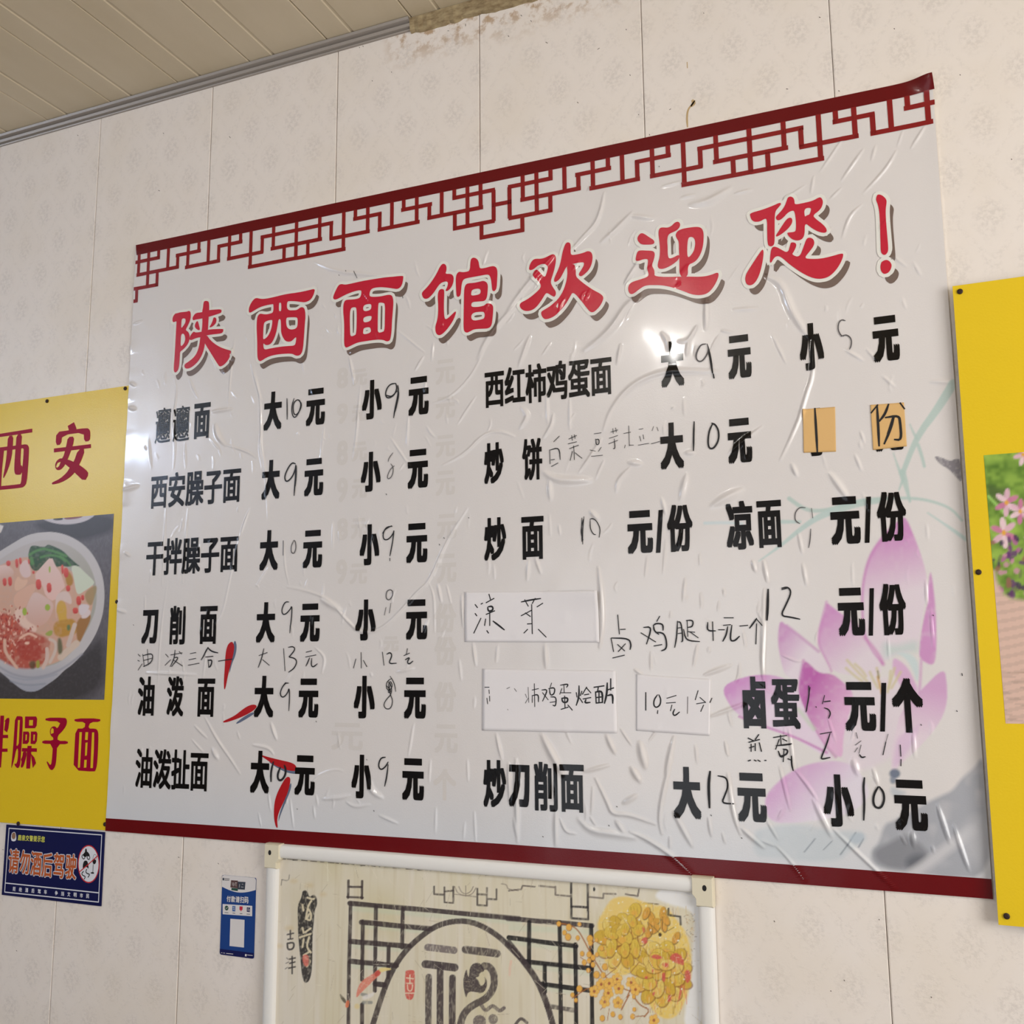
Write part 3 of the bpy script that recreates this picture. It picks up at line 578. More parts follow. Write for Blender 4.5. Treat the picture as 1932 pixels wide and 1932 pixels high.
# ------------------------------------------------------------------ title
TITLE = {
'P1': ['285,520 330,515 420,490 560,480 600,458 635,475 645,530 642,640 600,750 555,840 525,895 580,930 610,980 620,1045 615,1120 580,1210 520,1290 450,1355 400,1385 392,1500 385,1650 365,1780 330,1840 290,1865 262,1840 255,1760 275,1500 300,1100 318,760 322,690 270,715 240,715 225,680 235,600|440,640 500,630 530,650 525,720 480,800 425,865 430,740|430,990 470,975 500,1000 520,1060 515,1140 480,1220 412,1280 415,1100',
 '945,240 1000,230 1050,250 1060,310 1062,440 1050,600 1040,800 1035,900 1000,1000 975,1120 960,1250 930,1380 880,1500 810,1610 720,1700 620,1765 540,1775 505,1750 495,1700 520,1660 600,1610 700,1530 770,1440 815,1330 845,1200 855,1090 890,930 905,800 910,640 900,490 920,400 930,300',
 '680,640 700,580 760,505 890,495 1060,440 1200,430 1345,422 1340,500 1290,520 1060,595 900,635 740,660 700,680', '780,690 810,700 830,790 855,880 830,905 780,880 735,830 740,760', '1160,605 1210,610 1230,660 1215,740 1150,810 1090,838 1065,830 1110,760 1140,690',
 '620,1045 690,945 720,930 750,955 900,935 1050,885 1200,875 1370,868 1388,890 1365,970 1200,990 1020,1010 900,1060 790,1065 620,1145', '960,1020 1020,1020 1060,1090 1160,1190 1300,1280 1430,1330 1570,1368 1565,1420 1520,1540 1450,1640 1380,1700 1320,1728 1285,1715 1200,1580 1100,1420 975,1220 930,1120'],
'P2': ['150,700 160,620 200,530 260,445 320,405 420,430 520,430 700,395 1000,320 1300,280 1530,230 1658,196 1640,300 1590,410 1530,470 1430,510 1330,500 1230,485 1100,480 1020,488 1020,690 1200,690 1260,675 1320,625 1370,615 1415,640 1435,720 1440,850 1425,1000 1405,1300 1380,1600 1330,1700 1260,1725 1200,1710 1130,1670 900,1680 700,1710 560,1760 440,1840 400,1848 360,1810 345,1700 345,1400 330,1100 335,920 350,830 390,775 430,765 530,785 640,765 712,735 715,550 690,548 540,575 400,620 280,690 190,745 160,740|838,525 865,515 892,525 892,705 860,712 836,700|490,1000 520,950 590,920 680,905 690,930 675,1060 640,1180 580,1290 510,1345 475,1345 480,1200|1010,860 1050,850 1230,845 1260,870 1265,950 1255,1070 1200,1115 1110,1130 1040,1100 1010,1040 998,940|830,890 880,890 885,1050 885,1170 910,1270 960,1360 1010,1400 1080,1405 1140,1380 1238,1275 1220,1420 1195,1492 1050,1500 850,1520 650,1555 508,1588 485,1520 482,1430 530,1480 600,1480 670,1440 730,1330 780,1180 810,1010'],
'P3': ['135,640 160,560 210,450 260,360 320,330 410,350 560,320 800,265 1100,215 1400,180 1728,142 1735,180 1715,320 1670,410 1600,450 1520,440 1400,420 1250,405 1130,410 1030,430 980,480 960,560 970,620 1100,625 1250,610 1370,580 1450,580 1490,620 1510,730 1500,900 1475,1200 1470,1400 1440,1600 1400,1635 1350,1640 1270,1600 1100,1600 900,1630 700,1660 570,1720 450,1780 410,1770 385,1700 390,1400 385,1150 365,950 370,800 400,715 450,690 600,685 720,660 760,620 785,520 770,470 640,490 450,560 300,640 200,690 150,680|540,890 580,865 650,860 670,900 675,1150 665,1470 620,1505 530,1530 520,1400 515,1000|1160,780 1190,755 1270,760 1320,785 1315,1100 1310,1400 1250,1430 1152,1445 1150,1200|820,810 990,780 1012,830 990,930 818,962|840,1080 1010,1050 1015,1110 980,1180 850,1215 815,1160|840,1330 960,1310 995,1350 1000,1440 818,1490 820,1390'],
'P4': ['545,260 590,232 640,255 665,310 660,400 632,468 760,465 810,500 830,570 815,680 770,780 700,850 650,862 640,840 680,770 700,680 680,645 610,645 530,680 470,750 400,860 330,950 250,1025 180,1040 130,1010 100,930 120,870 200,800 330,640 440,460 500,330', '480,860 530,810 600,815 615,870 605,1100 605,1350 620,1480 650,1500 700,1475 850,1330 875,1320 880,1360 820,1520 730,1660 640,1770 550,1850 490,1865 440,1840 410,1760 410,1650 455,1520 475,1350 475,1150 462,980',
 '1205,200 1225,120 1275,95 1340,115 1390,170 1405,280 1425,352 1560,330 1660,300 1740,290 1800,325 1825,420 1815,600 1805,780 1775,850 1730,865 1700,835 1690,700 1670,570 1640,500 1590,480 1450,505 1200,550 1080,575 1030,620 1005,720 995,850 980,960 935,995 895,980 885,900 875,700 875,540 900,460 950,415 1010,430 1100,425 1195,398',
 '1090,720 1150,685 1280,680 1430,650 1500,630 1570,650 1605,720 1600,850 1585,1000 1540,1085 1400,1095 1260,1105 1225,1150 1230,1222 1380,1220 1510,1195 1570,1145 1650,1140 1700,1165 1730,1220 1715,1450 1690,1650 1620,1710 1450,1715 1290,1725 1190,1780 1130,1808 1080,1790 1050,1720 1055,1400 1060,1000 1065,820|1240,840 1300,810 1410,800 1445,850 1430,920 1370,945 1222,967 1225,890|1228,1350 1500,1320 1535,1370 1530,1460 1490,1500 1228,1542'],
'P5': ['270,620 290,540 340,460 400,430 510,435 600,410 720,350 780,345 815,390 815,480 790,620 750,760 715,860 710,930 760,1020 810,1090 815,1150 785,1205 740,1185 640,1120 600,1140 520,1280 430,1400 340,1470 230,1495 140,1470 85,1410 85,1350 120,1315 260,1240 400,1130 490,1040 515,980 480,900 360,800 360,740 385,680 425,655 470,680 590,828 640,680 655,590 610,550 530,545 450,570 370,640 310,665 275,655',
 '1005,120 1060,95 1105,120 1115,200 1108,290 1120,358 1220,350 1380,310 1450,275 1520,290 1550,350 1555,430 1535,540 1490,640 1420,720 1330,790 1285,780 1270,740 1330,650 1380,560 1380,505 1320,505 1190,530 1080,560 1020,600 960,720 890,850 800,910 770,880 790,800 880,610 920,450 950,280',
 '1030,560 1190,530 1215,650 1215,790 1290,860 1400,950 1560,1060 1700,1130 1770,1190 1770,1260 1710,1380 1640,1460 1570,1515 1510,1510 1460,1460 1340,1300 1160,1090 1100,1200 1000,1370 880,1510 760,1610 620,1660 560,1640 515,1560 520,1500 560,1475 700,1390 850,1260 960,1090 1030,880 1050,700'],
'P6': ['260,430 310,375 370,385 470,455 560,510 575,560 540,595 400,600 310,590 255,530 242,480', '215,840 240,740 280,705 420,710 530,715 570,740 580,800 555,900 520,1000 560,1060 575,1130 570,1215 1050,1215 1215,1210 1400,1215 1550,1205 1680,1170 1770,1130 1800,1150 1795,1220 1740,1350 1650,1480 1560,1545 1430,1570 1280,1550 1130,1490 930,1420 760,1380 600,1370 400,1375 280,1450 180,1535 120,1550 80,1510 65,1440 85,1360 150,1310 280,1270 420,1225 460,1190 455,1130 430,1050 445,960 450,880 400,870 330,885 270,915 210,905',
 '650,330 680,275 740,268 830,275 900,240 960,175 1020,155 1060,185 1065,240 1020,310 960,345 880,380 830,420 815,520 825,650 825,800 850,870 940,845 1048,782 1048,870 960,950 860,1015 740,1065 660,1060 632,1020 640,940 670,850 680,700 665,520 650,420',
 '975,420 1000,350 1080,300 1240,270 1380,255 1460,270 1505,330 1515,450 1505,600 1470,740 1410,860 1330,940 1210,985 1215,1225 1050,1225 1050,870 1040,700 1040,540 1000,480|1210,480 1260,445 1320,460 1350,520 1350,620 1320,740 1208,872 1195,700'],
'P7': ['195,410 400,355 600,280 715,225 735,255 690,310 630,380 620,500 620,700 620,930 590,980 540,990 500,960 490,800 490,508 440,510 370,555 280,565 220,530 195,460',
 '830,190 850,145 900,125 945,145 965,200 965,265 1100,240 1280,200 1390,135 1430,145 1460,210 1440,300 1390,370 1278,450 1330,510 1450,600 1520,680 1520,740 1480,755 1380,735 1260,670 1140,570 1140,780 1100,860 1020,890 930,870 860,810 835,760 850,745 950,740 990,715 990,550 965,370 910,370 840,410 780,480 710,535 660,535 635,490 660,450 740,370 800,280|1130,330 1252,315 1245,380 1220,440 1180,445 1138,482',
 '820,520 880,485 920,500 930,560 890,640 800,730 700,800 650,822 638,800 690,720', '320,1160 380,1070 415,1035 430,1080 420,1200 390,1360 340,1520 270,1630 200,1665 140,1650 110,1580 115,1490 170,1390',
 '560,1040 590,990 650,995 720,1035 848,1105 890,960 900,920 950,915 995,940 990,1000 950,1080 915,1130 1050,1180 1120,1000 1170,850 1230,830 1290,860 1310,920 1290,990 1220,1080 1130,1192 1250,1205 1420,1200 1600,1160 1795,1102 1812,1140 1770,1260 1690,1390 1580,1500 1470,1545 1340,1550 1200,1505 1050,1420 880,1300 770,1200 700,1155 640,1160 600,1200 560,1272 535,1265 545,1130'],
'P8': ['590,220 630,208 690,225 760,285 785,340 780,400 765,500 765,640 780,850 800,1080 815,1250 815,1350 785,1410 745,1435 700,1420 665,1370 660,1200 650,850 640,600 615,440 575,340 570,290', '690,1565 760,1530 820,1540 870,1590 888,1650 865,1730 820,1790 750,1820 700,1800 665,1740 657,1670 670,1600']}
for c, polys in TITLE.items():
    lst = []
    for s in polys:
        loops = [chaikin(wall(px(c, parse(q_)[0])), 2) for q_ in s.split('|')]
        lst.append(poly_tris(loops[0], loops[1:]))
    ch = on_poster('title_character', [(*cut(*p_, .004), i * 8e-6) for i, p_ in enumerate(lst)], .0018, m_red, MP)
    V, T = merge([cut(*p_, .010) for p_ in lst])
    on_poster('outline', dilate(V, T, .0075, 10), .0011, m_white, ch)
    on_poster('drop_shadow', [(V + np.array([.0095, -.0185]), T, 0)] + [(v, t, e) for v, t, e in dilate(V + np.array([.0095, -.0185]), T, .0025, 4)], .0006, m_shade, ch)
# ------------------------------------------------------------------ printed menu lines
BIG = [('B', 80, 1005, 210, 1285, '大'), ('B', 388, 982, 525, 1252, '元'), ('B', 795, 920, 938, 1205, '小'), ('B', 1133, 897, 1280, 1178, '元'),
 ('B', 65, 1502, 195, 1790, '大'), ('B', 375, 1492, 513, 1765, '元'), ('B', 787, 1443, 930, 1732, '小'), ('B', 1127, 1425, 1275, 1710, '元'),
 ('C', 1113, 640, 1280, 972, '大'), ('C', 1600, 595, 1770, 912, '元'), ('C', 1108, 1230, 1278, 1570, '大'), ('C', 1600, 1200, 1775, 1528, '元'),
 ('D', 297, 507, 473, 850, '小'), ('D', 830, 455, 1022, 790, '元'), ('D', 322, 1124, 548, 1472, '小'), ('D', 842, 1110, 1052, 1440, '元'),
 ('G', 870, 15, 1055, 330, '元'), ('G', 1073, 12, 1135, 322, '/'), ('G', 1160, -30, 1345, 315, '份'), ('H', 523, -85, 738, 265, '元'), ('H', 762, -85, 828, 250, '/'), ('H', 862, -125, 1075, 240, '份'),
 ('F', 50, 158, 183, 452, '大'), ('F', 365, 158, 505, 435, '元'), ('F', 778, 115, 920, 412, '小'), ('F', 1117, 108, 1270, 398, '元'),
 ('F', 25, 682, 162, 978, '大'), ('F', 345, 692, 488, 972, '元'), ('F', 750, 662, 895, 960, '小'), ('F', 1115, 662, 1270, 957, '元'),
 ('F', 10, 1217, 150, 1522, '大'), ('F', 333, 1237, 478, 1525, '元'), ('F', 735, 1217, 887, 1527, '小'), ('F', 1100, 1230, 1260, 1532, '元'),
 ('J', -17, -62, 120, 250, '大'), ('J', 305, -28, 452, 265, '元'), ('J', 718, -33, 867, 285, '小'), ('J', 1087, -6, 1245, 302, '元'),
 ('K', 1203, 55, 1403, 435, '大'), ('K', 1672, 100, 1880, 460, '元'), ('L', 472, 110, 690, 490, '小'), ('L', 988, 150, 1225, 522, '元'),
 ('H', 577, 577, 770, 930, '元'), ('H', 790, 580, 850, 925, '/'), ('H', 880, 545, 1073, 922, '份'), ('H', 625, 1262, 850, 1622, '元'), ('H', 873, 1268, 940, 1622, '/'), ('H', 972, 1232, 1197, 1630, '个')]
DISH = [('A', 1145, 1122, 1255, 1378, '\U00030EDE', 1), ('A', 1275, 1108, 1393, 1366, '\U00030EDE', 1), ('A', 1425, 1088, 1543, 1345, '面', 0),
 ('A', 1113, 1577, 1765, 1832, '西安臊子面', 0), ('C', -168, 790, 758, 1078, '西红柿鸡蛋面', 0), ('B', 1683, 1375, 1825, 1675, '炒', 0), ('C', 105, 1345, 250, 1650, '饼', 0),
 ('G', 1588, -55, 1785, 300, '凉', 0), ('H', -9, -58, 170, 285, '面', 0), ('E', 1080, 206, 1748, 474, '干拌臊子面', 0), ('E', 1047, 738, 1163, 985, '刀', 0), ('E', 1250, 708, 1363, 990, '削', 0), ('E', 1468, 710, 1594, 985, '面', 0),
 ('E', 1018, 1222, 1137, 1508, '油', 0), ('E', 1228, 1220, 1352, 1512, '泼', 0), ('E', 1450, 1237, 1577, 1515, '面', 0), ('I', 1000, -72, 1530, 222, '油泼扯面', 0), ('F', 1683, 65, 1843, 380, '炒', 0), ('G', 100, 58, 262, 370, '面', 0),
 ('J', 1678, 5, 1843, 352, '炒', 0), ('K', 8, 40, 160, 350, '刀', 0), ('K', 192, 20, 362, 378, '削', 0), ('K', 383, 38, 555, 385, '面', 0), ('G', 1710, 1222, 1880, 1600, '卤', 0), ('H', 92, 1240, 300, 1605, '蛋', 0)]
def letter(name, c, x0, y0, x1, y1, ch, rx, rz=None, m=m_black, off=.0010, step=.007):
    rc = rect_of(c, x0, y0, x1, y1); rz = rx if rz is None else rz
    if ch == '/':
        w_ = (rc[1] - rc[0]) * .52; P = np.array([(rc[0], rc[2]), (rc[0] + w_, rc[2]), (rc[1], rc[3]), (rc[1] - w_, rc[3])]); V, T = cut(*poly_tris(P), step)
        return on_poster(name, [(V, T, 0)], off, m, MP)
    V, T = glyph(ch); lo, hi = V.min(0), V.max(0); W = (V - lo) / (hi - lo)
    V = np.stack([rc[0] + rx + W[:, 0] * (rc[1] - rc[0] - 2 * rx), rc[2] + rz + W[:, 1] * (rc[3] - rc[2] - 2 * rz)], 1); V, T = cut(V, T, step)
    return on_poster(name, embolden(V, T, rx, rz), off, m, MP)
DENSE = {'份': (.0026, .0026), '炒': (.0022, .0026), '削': (.0020, .0026), '饼': (.0018, .0020), '凉': (.0026, .0030), '蛋': (.0026, .0026), '面': (.0022, .0026), '卤': (.0032, .0034), '油': (.0022, .0024), '泼': (.0020, .0022), '刀': (.0034, .0036)}
for c, x0, y0, x1, y1, ch in BIG: letter('price_character', c, x0, y0, x1, y1, ch, *DENSE.get(ch, (.0036, .0038)))
for c, x0, y0, x1, y1, ch, thin in DISH: letter('dish_name', c, x0, y0, x1, y1, ch, *((.0006, .0006) if thin else (.0016, .0020) if len(ch) > 1 else DENSE[ch]))
GH = [('B', 610, 830, 690, 980, '8'), ('B', 720, 840, 830, 960, '元'), ('B', 610, 1090, 690, 1240, '9'), ('B', 720, 1100, 830, 1220, '元'), ('B', 610, 1360, 690, 1540, '8'), ('B', 720, 1370, 830, 1510, '元'), ('B', 610, 1630, 690, 1810, '9'), ('B', 720, 1640, 830, 1780, '元'),
 ('B', 1330, 770, 1470, 950, '元'), ('B', 1330, 1040, 1470, 1200, '元'), ('B', 1330, 1320, 1470, 1480, '元'), ('B', 1330, 1580, 1470, 1760, '元'), ('F', 610, 70, 690, 230, '8'), ('F', 715, 70, 825, 220, '元'), ('F', 605, 370, 685, 550, '9'), ('F', 705, 400, 830, 550, '元'), ('F', 1340, 40, 1480, 220, '元'), ('F', 1340, 330, 1480, 540, '元'),
 ('F', 1320, 690, 1480, 900, '份'), ('F', 1320, 930, 1480, 1140, '份'), ('F', 1320, 1260, 1480, 1480, '份'), ('F', 570, 1560, 800, 1760, '元'), ('F', 1320, 1570, 1490, 1780, '元'), ('J', 1310, 70, 1480, 300, '个'), ('F', 950, 930, 1060, 1040, '元')]
for c, x0, y0, x1, y1, ch in GH: letter('ghost_print', c, x0, y0, x1, y1, ch, .0022, .0022, m_ghost, .0003)
# goldfish
for c, red, sh in (('E', '1700,965 1715,985 1720,1020 1700,1110 1675,1200 1655,1310 1645,1320 1643,1250 1650,1150 1655,1050 1670,990', '1725,955 1738,1000 1728,1070 1700,1130 1680,1215 1690,1130 1708,1050 1712,980'),
 ('E', '1885,1440 1870,1425 1830,1430 1780,1460 1720,1510 1640,1545 1640,1560 1700,1545 1790,1510 1860,1470', '1870,1490 1800,1535 1740,1568 1728,1562 1780,1520 1850,1480'),
 ('F', '20,1775 80,1800 200,1830 290,1850 320,1880 315,1912 250,1905 160,1870 90,1820', '90,1828 180,1890 260,1928 352,1932 330,1905 260,1905'),
 ('J', '255,125 272,135 272,170 255,240 225,310 190,380 175,440 182,505 165,490 152,420 155,320 175,250 210,180 235,140', '275,160 282,200 252,280 222,350 195,420 185,462 190,400 230,300')):
    for nm, s, m, off in (('goldfish_shadow_print', sh, m_fishs, .0004), ('goldfish_print', red, m_fish, .0006)):
        V, T = cut(*poly_tris(chaikin(wall(px(c, parse(s)[0])), 2)), .006); on_poster(nm, [(V, T, 0)], off, m, MP)
# handwriting: crop, pen width in crop pixels, faded?, strokes
HW = [('B', 7, 0, '248,1055 250,1130 250,1207;300,1055 283,1110 285,1170 305,1200 335,1160 352,1100 340,1065 315,1065 292,1100 297,1170 320,1175 350,1130 355,1090 335,1070'),
('B', 8, 0, '1040,945 1000,950 970,990 965,1040 990,1055 1030,1030 1050,980 1040,945;1050,1000 1010,1045 970,1030;1055,960 1060,1000 1050,1060 1035,1130 1025,1195;1058,990 1062,1030 1050,1090 1036,1150'),
('B', 9, 0, '310,1530 285,1520 250,1570 228,1630 245,1665 285,1630 310,1570 312,1540;312,1545 312,1610 305,1690 300,1760;316,1545 316,1610 309,1690'),
('B', 5, 1, '1020,1450 990,1490 985,1515;1005,1530 1025,1560 1015,1620 985,1645 978,1620 1000,1570 1030,1545'),
('F', 7, 0, '222,235 222,340'), ('F', 6, 1, '300,230 280,270 280,320 300,330 315,290 310,240 300,232'),
('F', 7, 0, '1015,130 970,135 945,190 955,230 990,225 1025,180 1028,150 1020,230 1005,310 998,345;998,362 998,380;1010,126 965,150 945,180'),
('F', 7, 0, '262,680 235,678 210,730 215,770 240,770 275,730 285,705 283,780 275,850 270,905'), ('F', 6, 1, '1000,590 975,600 968,650 990,670 1020,640 1020,600 1000,590;970,720 958,775;1005,690 995,760'),
('F', 7, 0, '45,1070 105,1048;80,1020 65,1090 40,1155;72,1100 120,1140;225,1020 235,1180;260,1010 295,1003 310,1025 270,1075 262,1080 310,1090 322,1120 300,1165 262,1190;390,1045 430,1035;385,1080 460,1065;415,1085 400,1120 388,1145;430,1090 425,1140 440,1155 470,1130'),
('F', 7, 0, '788,1048 790,1160;750,1095 733,1160;805,1105 830,1150;943,1045 955,1140;975,1060 1000,1045 1015,1070 985,1130 1045,1125;1100,1070 1140,1052;1125,1020 1118,1060;1110,1100 1145,1080 1125,1115 1135,1135 1165,1110'),
('F', 7, 0, '260,1270 235,1270 205,1320 202,1365 225,1375 255,1340 265,1300 268,1370 262,1470;240,1266 215,1300 200,1345'),
('F', 5, 0, '1010,1235 975,1260 970,1300 990,1330 1020,1290 1000,1250 985,1290 1000,1350 1020,1400 1005,1455 970,1460 950,1430 970,1390 1010,1350 1010,1290 985,1260;1000,1220 1030,1270 1040,1330;975,1290 1010,1330 980,1345 1005,1270'),
('J', 13, 0, '150,20 132,90 133,160;200,60 180,110 185,150 210,155 238,115 240,70 230,45'), ('J', 8, 0, '965,-15 930,-10 912,50 935,80 970,50 985,20;985,40 975,130 960,195'),
('E', 7, 0, '1020,1060 1035,1075;1018,1105 1030,1110;1020,1175 1050,1130;1055,1060 1065,1150;1055,1070 1130,1050 1122,1120 1060,1150;1088,1025 1095,1135;1062,1105 1125,1088;1222,1060 1240,1080;1218,1140 1258,1100;1260,1065 1340,1050;1290,1030 1285,1090 1255,1150;1285,1085 1320,1080 1265,1150;1275,1100 1345,1145;1320,1040 1335,1058;1400,1055 1440,1048;1390,1100 1440,1090;1385,1140 1465,1125'),
('E', 9, 0, '1530,1010 1510,1050 1480,1100;1530,1015 1555,1040 1600,1050;1515,1080 1565,1075;1530,1100 1535,1155;1530,1105 1560,1100 1550,1145 1535,1155;1605,1110 1705,1095'),
('C', 6, 0, '375,1330 335,1370;305,1430 308,1530;310,1430 375,1410 382,1500;315,1502 340,1498;318,1550 365,1525;445,1350 500,1325;465,1325 470,1360;485,1320 490,1345;440,1385 500,1370;450,1420 515,1395;480,1400 485,1500;470,1440 455,1505;490,1450 540,1490'),
('C', 5, 0, '630,1312 680,1305;640,1350 645,1395 668,1390 665,1350 640,1355;600,1430 640,1440;660,1440 680,1410;612,1478 690,1468;750,1300 800,1285;765,1275 768,1310;785,1270 790,1300;740,1345 800,1325;735,1385 800,1360;775,1350 782,1420 768,1420;845,1310 895,1300;880,1255 885,1400;850,1415 855,1395;885,1395 915,1395;955,1280 985,1275;960,1330 968,1365;985,1320 990,1350;950,1395 1025,1382;1045,1385 1105,1368'),
('C', 5, 1, '1060,1260 1050,1290;1085,1265 1095,1290'),
('C', 7, 1, '1440,660 1400,665 1368,740 1375,780 1410,790 1450,740 1460,690 1450,660'), ('C', 12, 0, '1458,685 1475,770 1490,870;1495,880 1500,905'), ('C', 9, 0, '1356,1225 1352,1320 1352,1435'), ('C', 9, 0, '1490,1240 1465,1290 1455,1370 1465,1420 1500,1420 1535,1360 1535,1290 1510,1245 1485,1235'),
('D', 6, 1, '630,490 605,482 580,510 578,560 600,600 620,602;600,605 640,590 675,620 675,670 662,700'), ('H', 5, 1, '300,110 265,90 265,30 300,-10 340,-5;385,0 395,70'), ('H', 5, 1, '380,150 375,230 365,285'),
('G', 5, 0, '555,60 545,160 545,260;540,70 538,160 540,240;550,80 530,170 548,230;600,80 600,150 625,190 640,190;665,210 675,150 650,95 620,72 600,78'),
('G', 8, 0, '800,775 812,912;820,880 855,878;752,945 770,1040;755,942 880,945 898,990 890,1025;800,990 850,1035;855,985 805,1040;765,1087 848,1067'),
('G', 8, 0, '1105,785 1085,820;990,865 1050,860 1010,985;970,905 1075,970;1060,850 1080,835 1130,840 1130,885;1060,850 1065,890 1098,915;1080,900 1135,905 1155,960 1155,1020 1120,1035;1065,1000 1120,990'),
('G', 7, 0, '1235,820 1230,930 1215,1010;1235,825 1262,825 1275,960 1265,970;1240,870 1265,865;1240,910 1268,905;1300,815 1350,812 1345,860 1310,865;1305,815 1310,930;1310,895 1360,900;1330,900 1385,940;1280,880 1295,960 1395,968'),
('G', 8, 0, '1455,830 1450,890 1510,890;1490,825 1495,960;1575,795 1640,795;1570,850 1620,845;1600,860 1590,920 1565,965;1630,850 1615,960 1650,965 1685,930;1535,882 1575,882;1690,855 1745,850;1810,800 1790,830 1760,870;1810,805 1850,850;1810,840 1805,985'),
('H', 12, 0, '70,590 67,720 62,810'), ('H', 8, 0, '170,580 215,570 240,610 200,700 160,780 230,790 300,805;170,590 210,580'),
('G', 9, 0, '1750,1670 1790,1690;1825,1645 1800,1680;1755,1700 1830,1680;1770,1715 1770,1765;1760,1740 1790,1730;1800,1710 1800,1760;1830,1705 1845,1765'), ('G', 9, 0, '1750,1835 1765,1830;1795,1830 1805,1835;1820,1830 1835,1838;1870,1832 1878,1832'),
('H', 8, 0, '110,1665 205,1650;160,1650 165,1720;175,1675 205,1690;130,1725 220,1715 240,1710;150,1680 125,1750;145,1765 160,1810 185,1800;180,1750 215,1755 205,1790 160,1800;185,1760 180,1840;215,1820 240,1830;240,1800 240,1860 252,1905'),
('H', 7, 0, '450,1640 530,1625;520,1635 490,1730 460,1800 455,1825 520,1810'), ('H', 5, 1, '710,1630 720,1670;705,1720 745,1690;720,1740 700,1770;745,1720 730,1780'), ('H', 7, 0, '735,1790 750,1812 775,1805;925,1700 905,1790;1030,1720 1035,1800;1036,1825 1035,1870'), ('H', 4, 1, '942,1640 925,1700'),
('H', 6, 0, '365,1290 370,1350 345,1480;375,1300 350,1470;418,1440 420,1446;480,1360 465,1420'), ('H', 9, 0, '480,1405 520,1400'), ('H', 6, 0, '480,1450 510,1460 525,1490 510,1525'),
('K', 14, 0, '1472,90 1460,180 1468,350'), ('K', 8, 0, '1530,120 1590,130 1605,190 1580,260 1555,320 1645,322'), ('L', 10, 0, '770,135 762,200 770,300 765,440'), ('L', 10, 0, '870,200 840,250 832,310 850,350 890,355 915,300 910,240 880,200')]
for c, w, fd, s in HW:
    groups = []                           # one part for every written character
    for pl in sorted(parse(s), key=lambda q_: min(p[0] for p in q_)):
        a_, b_ = min(p[0] for p in pl), max(p[0] for p in pl)
        if groups and a_ < groups[-1][1] + 10: groups[-1][1] = max(groups[-1][1], b_); groups[-1][2].append(pl)
        else: groups.append([a_, b_, [pl]])
    for _, _, pls in groups:
        on_poster('handwritten_note', [(*ribbon(wall(px(c, pl)), w / s4 * .00150), i * 8e-6) for i, pl in enumerate(pls)], .0015, m_faded if fd else m_pen, MP)

for c, s_ in (('B', '738,130 742,140;742,140 758,178;678,126 682,132;625,156 629,160;1090,312 1092,324;970,1748 974,1756'), ('F', '1390,212 1394,218;1356,260 1360,266;460,1546 463,1552;1570,66 1573,70'), ('K', '792,342 796,346;735,480 738,484;255,560 259,564;1700,570 1704,574;1478,405 1482,410'), ('J', '880,372 884,378;322,360 326,364;828,1 831,6'), ('E', '985,845 988,850'), ('T3', '860,225 863,230;1100,1222 1103,1226'), ('H', '1180,1570 1184,1576;1440,1470 1444,1476;1478,1200 1481,1214;1268,775 1272,780')):
    on_poster('fly_specks', [(*ribbon(wall(px(c, pl)), .0022), 0) for pl in parse(s_)], .0014, m_dark, MP)['kind'] = 'stuff'
# ------------------------------------------------------------------ paper slips pasted on the menu
def slip(label, name, corners, m, notes, lift=.0, curl=None, group=None):
    Q = wall(corners); n1, n2 = 40, 20   # corners TL TR BR BL
    s_, t_ = np.meshgrid(np.linspace(0, 1, n1), np.linspace(0, 1, n2), indexing='ij'); s_, t_ = s_.ravel()[:, None], t_.ravel()[:, None]
    P = (Q[3] * (1 - s_) + Q[2] * s_) * (1 - t_) + (Q[0] * (1 - s_) + Q[1] * s_) * t_
    h = PB + samp(Hm, P[:, 0], P[:, 1]) + .0016
    if curl: h = h + curl[2] * np.exp(-((s_[:, 0] - curl[0]) ** 2 * 18 + (t_[:, 0] - curl[1]) ** 2 * 12))
    h = np.maximum(h, np.median(h) * .6)
    i, j = np.meshgrid(np.arange(n1 - 1), np.arange(n2 - 1), indexing='ij'); a = (i * n2 + j).ravel()
    F = np.stack([a, a + n2, a + n2 + 1, a + 1], 1)
    ctr = P.mean(0); r = root(name, label, 'paper slip', (ctr[0], -PB, ctr[1]), group)
    rim_ = np.concatenate([np.arange(n1) * n2, (n1 - 1) * n2 + np.arange(1, n2), np.arange(n1 - 1)[::-1] * n2 + n2 - 1, np.arange(1, n2 - 1)[::-1]])
    V = np.stack([P[:, 0], -h, P[:, 1]], 1); k = len(rim_); i = np.arange(k); n0 = len(V)
    V = np.vstack([V, V[rim_] + np.array([0, .0012, 0])]); F = np.vstack([F, np.stack([rim_, n0 + i, n0 + (i + 1) % k, np.roll(rim_, -1)], 1)])
    mk('paper', V, F, m, r, smooth=False)
    for c, w, fd, s in notes:
        lst = [ribbon(wall(px(c, pl)), w / s4 * .00150) for pl in parse(s)]
        V, T = merge(lst); y = -(PB + samp(Hm, V[:, 0], V[:, 1]) + .0016 + .0006)
        mk('handwritten_note', np.stack([V[:, 0], y, V[:, 1]], 1), T, m_faded if fd else m_pen, r)
    return r
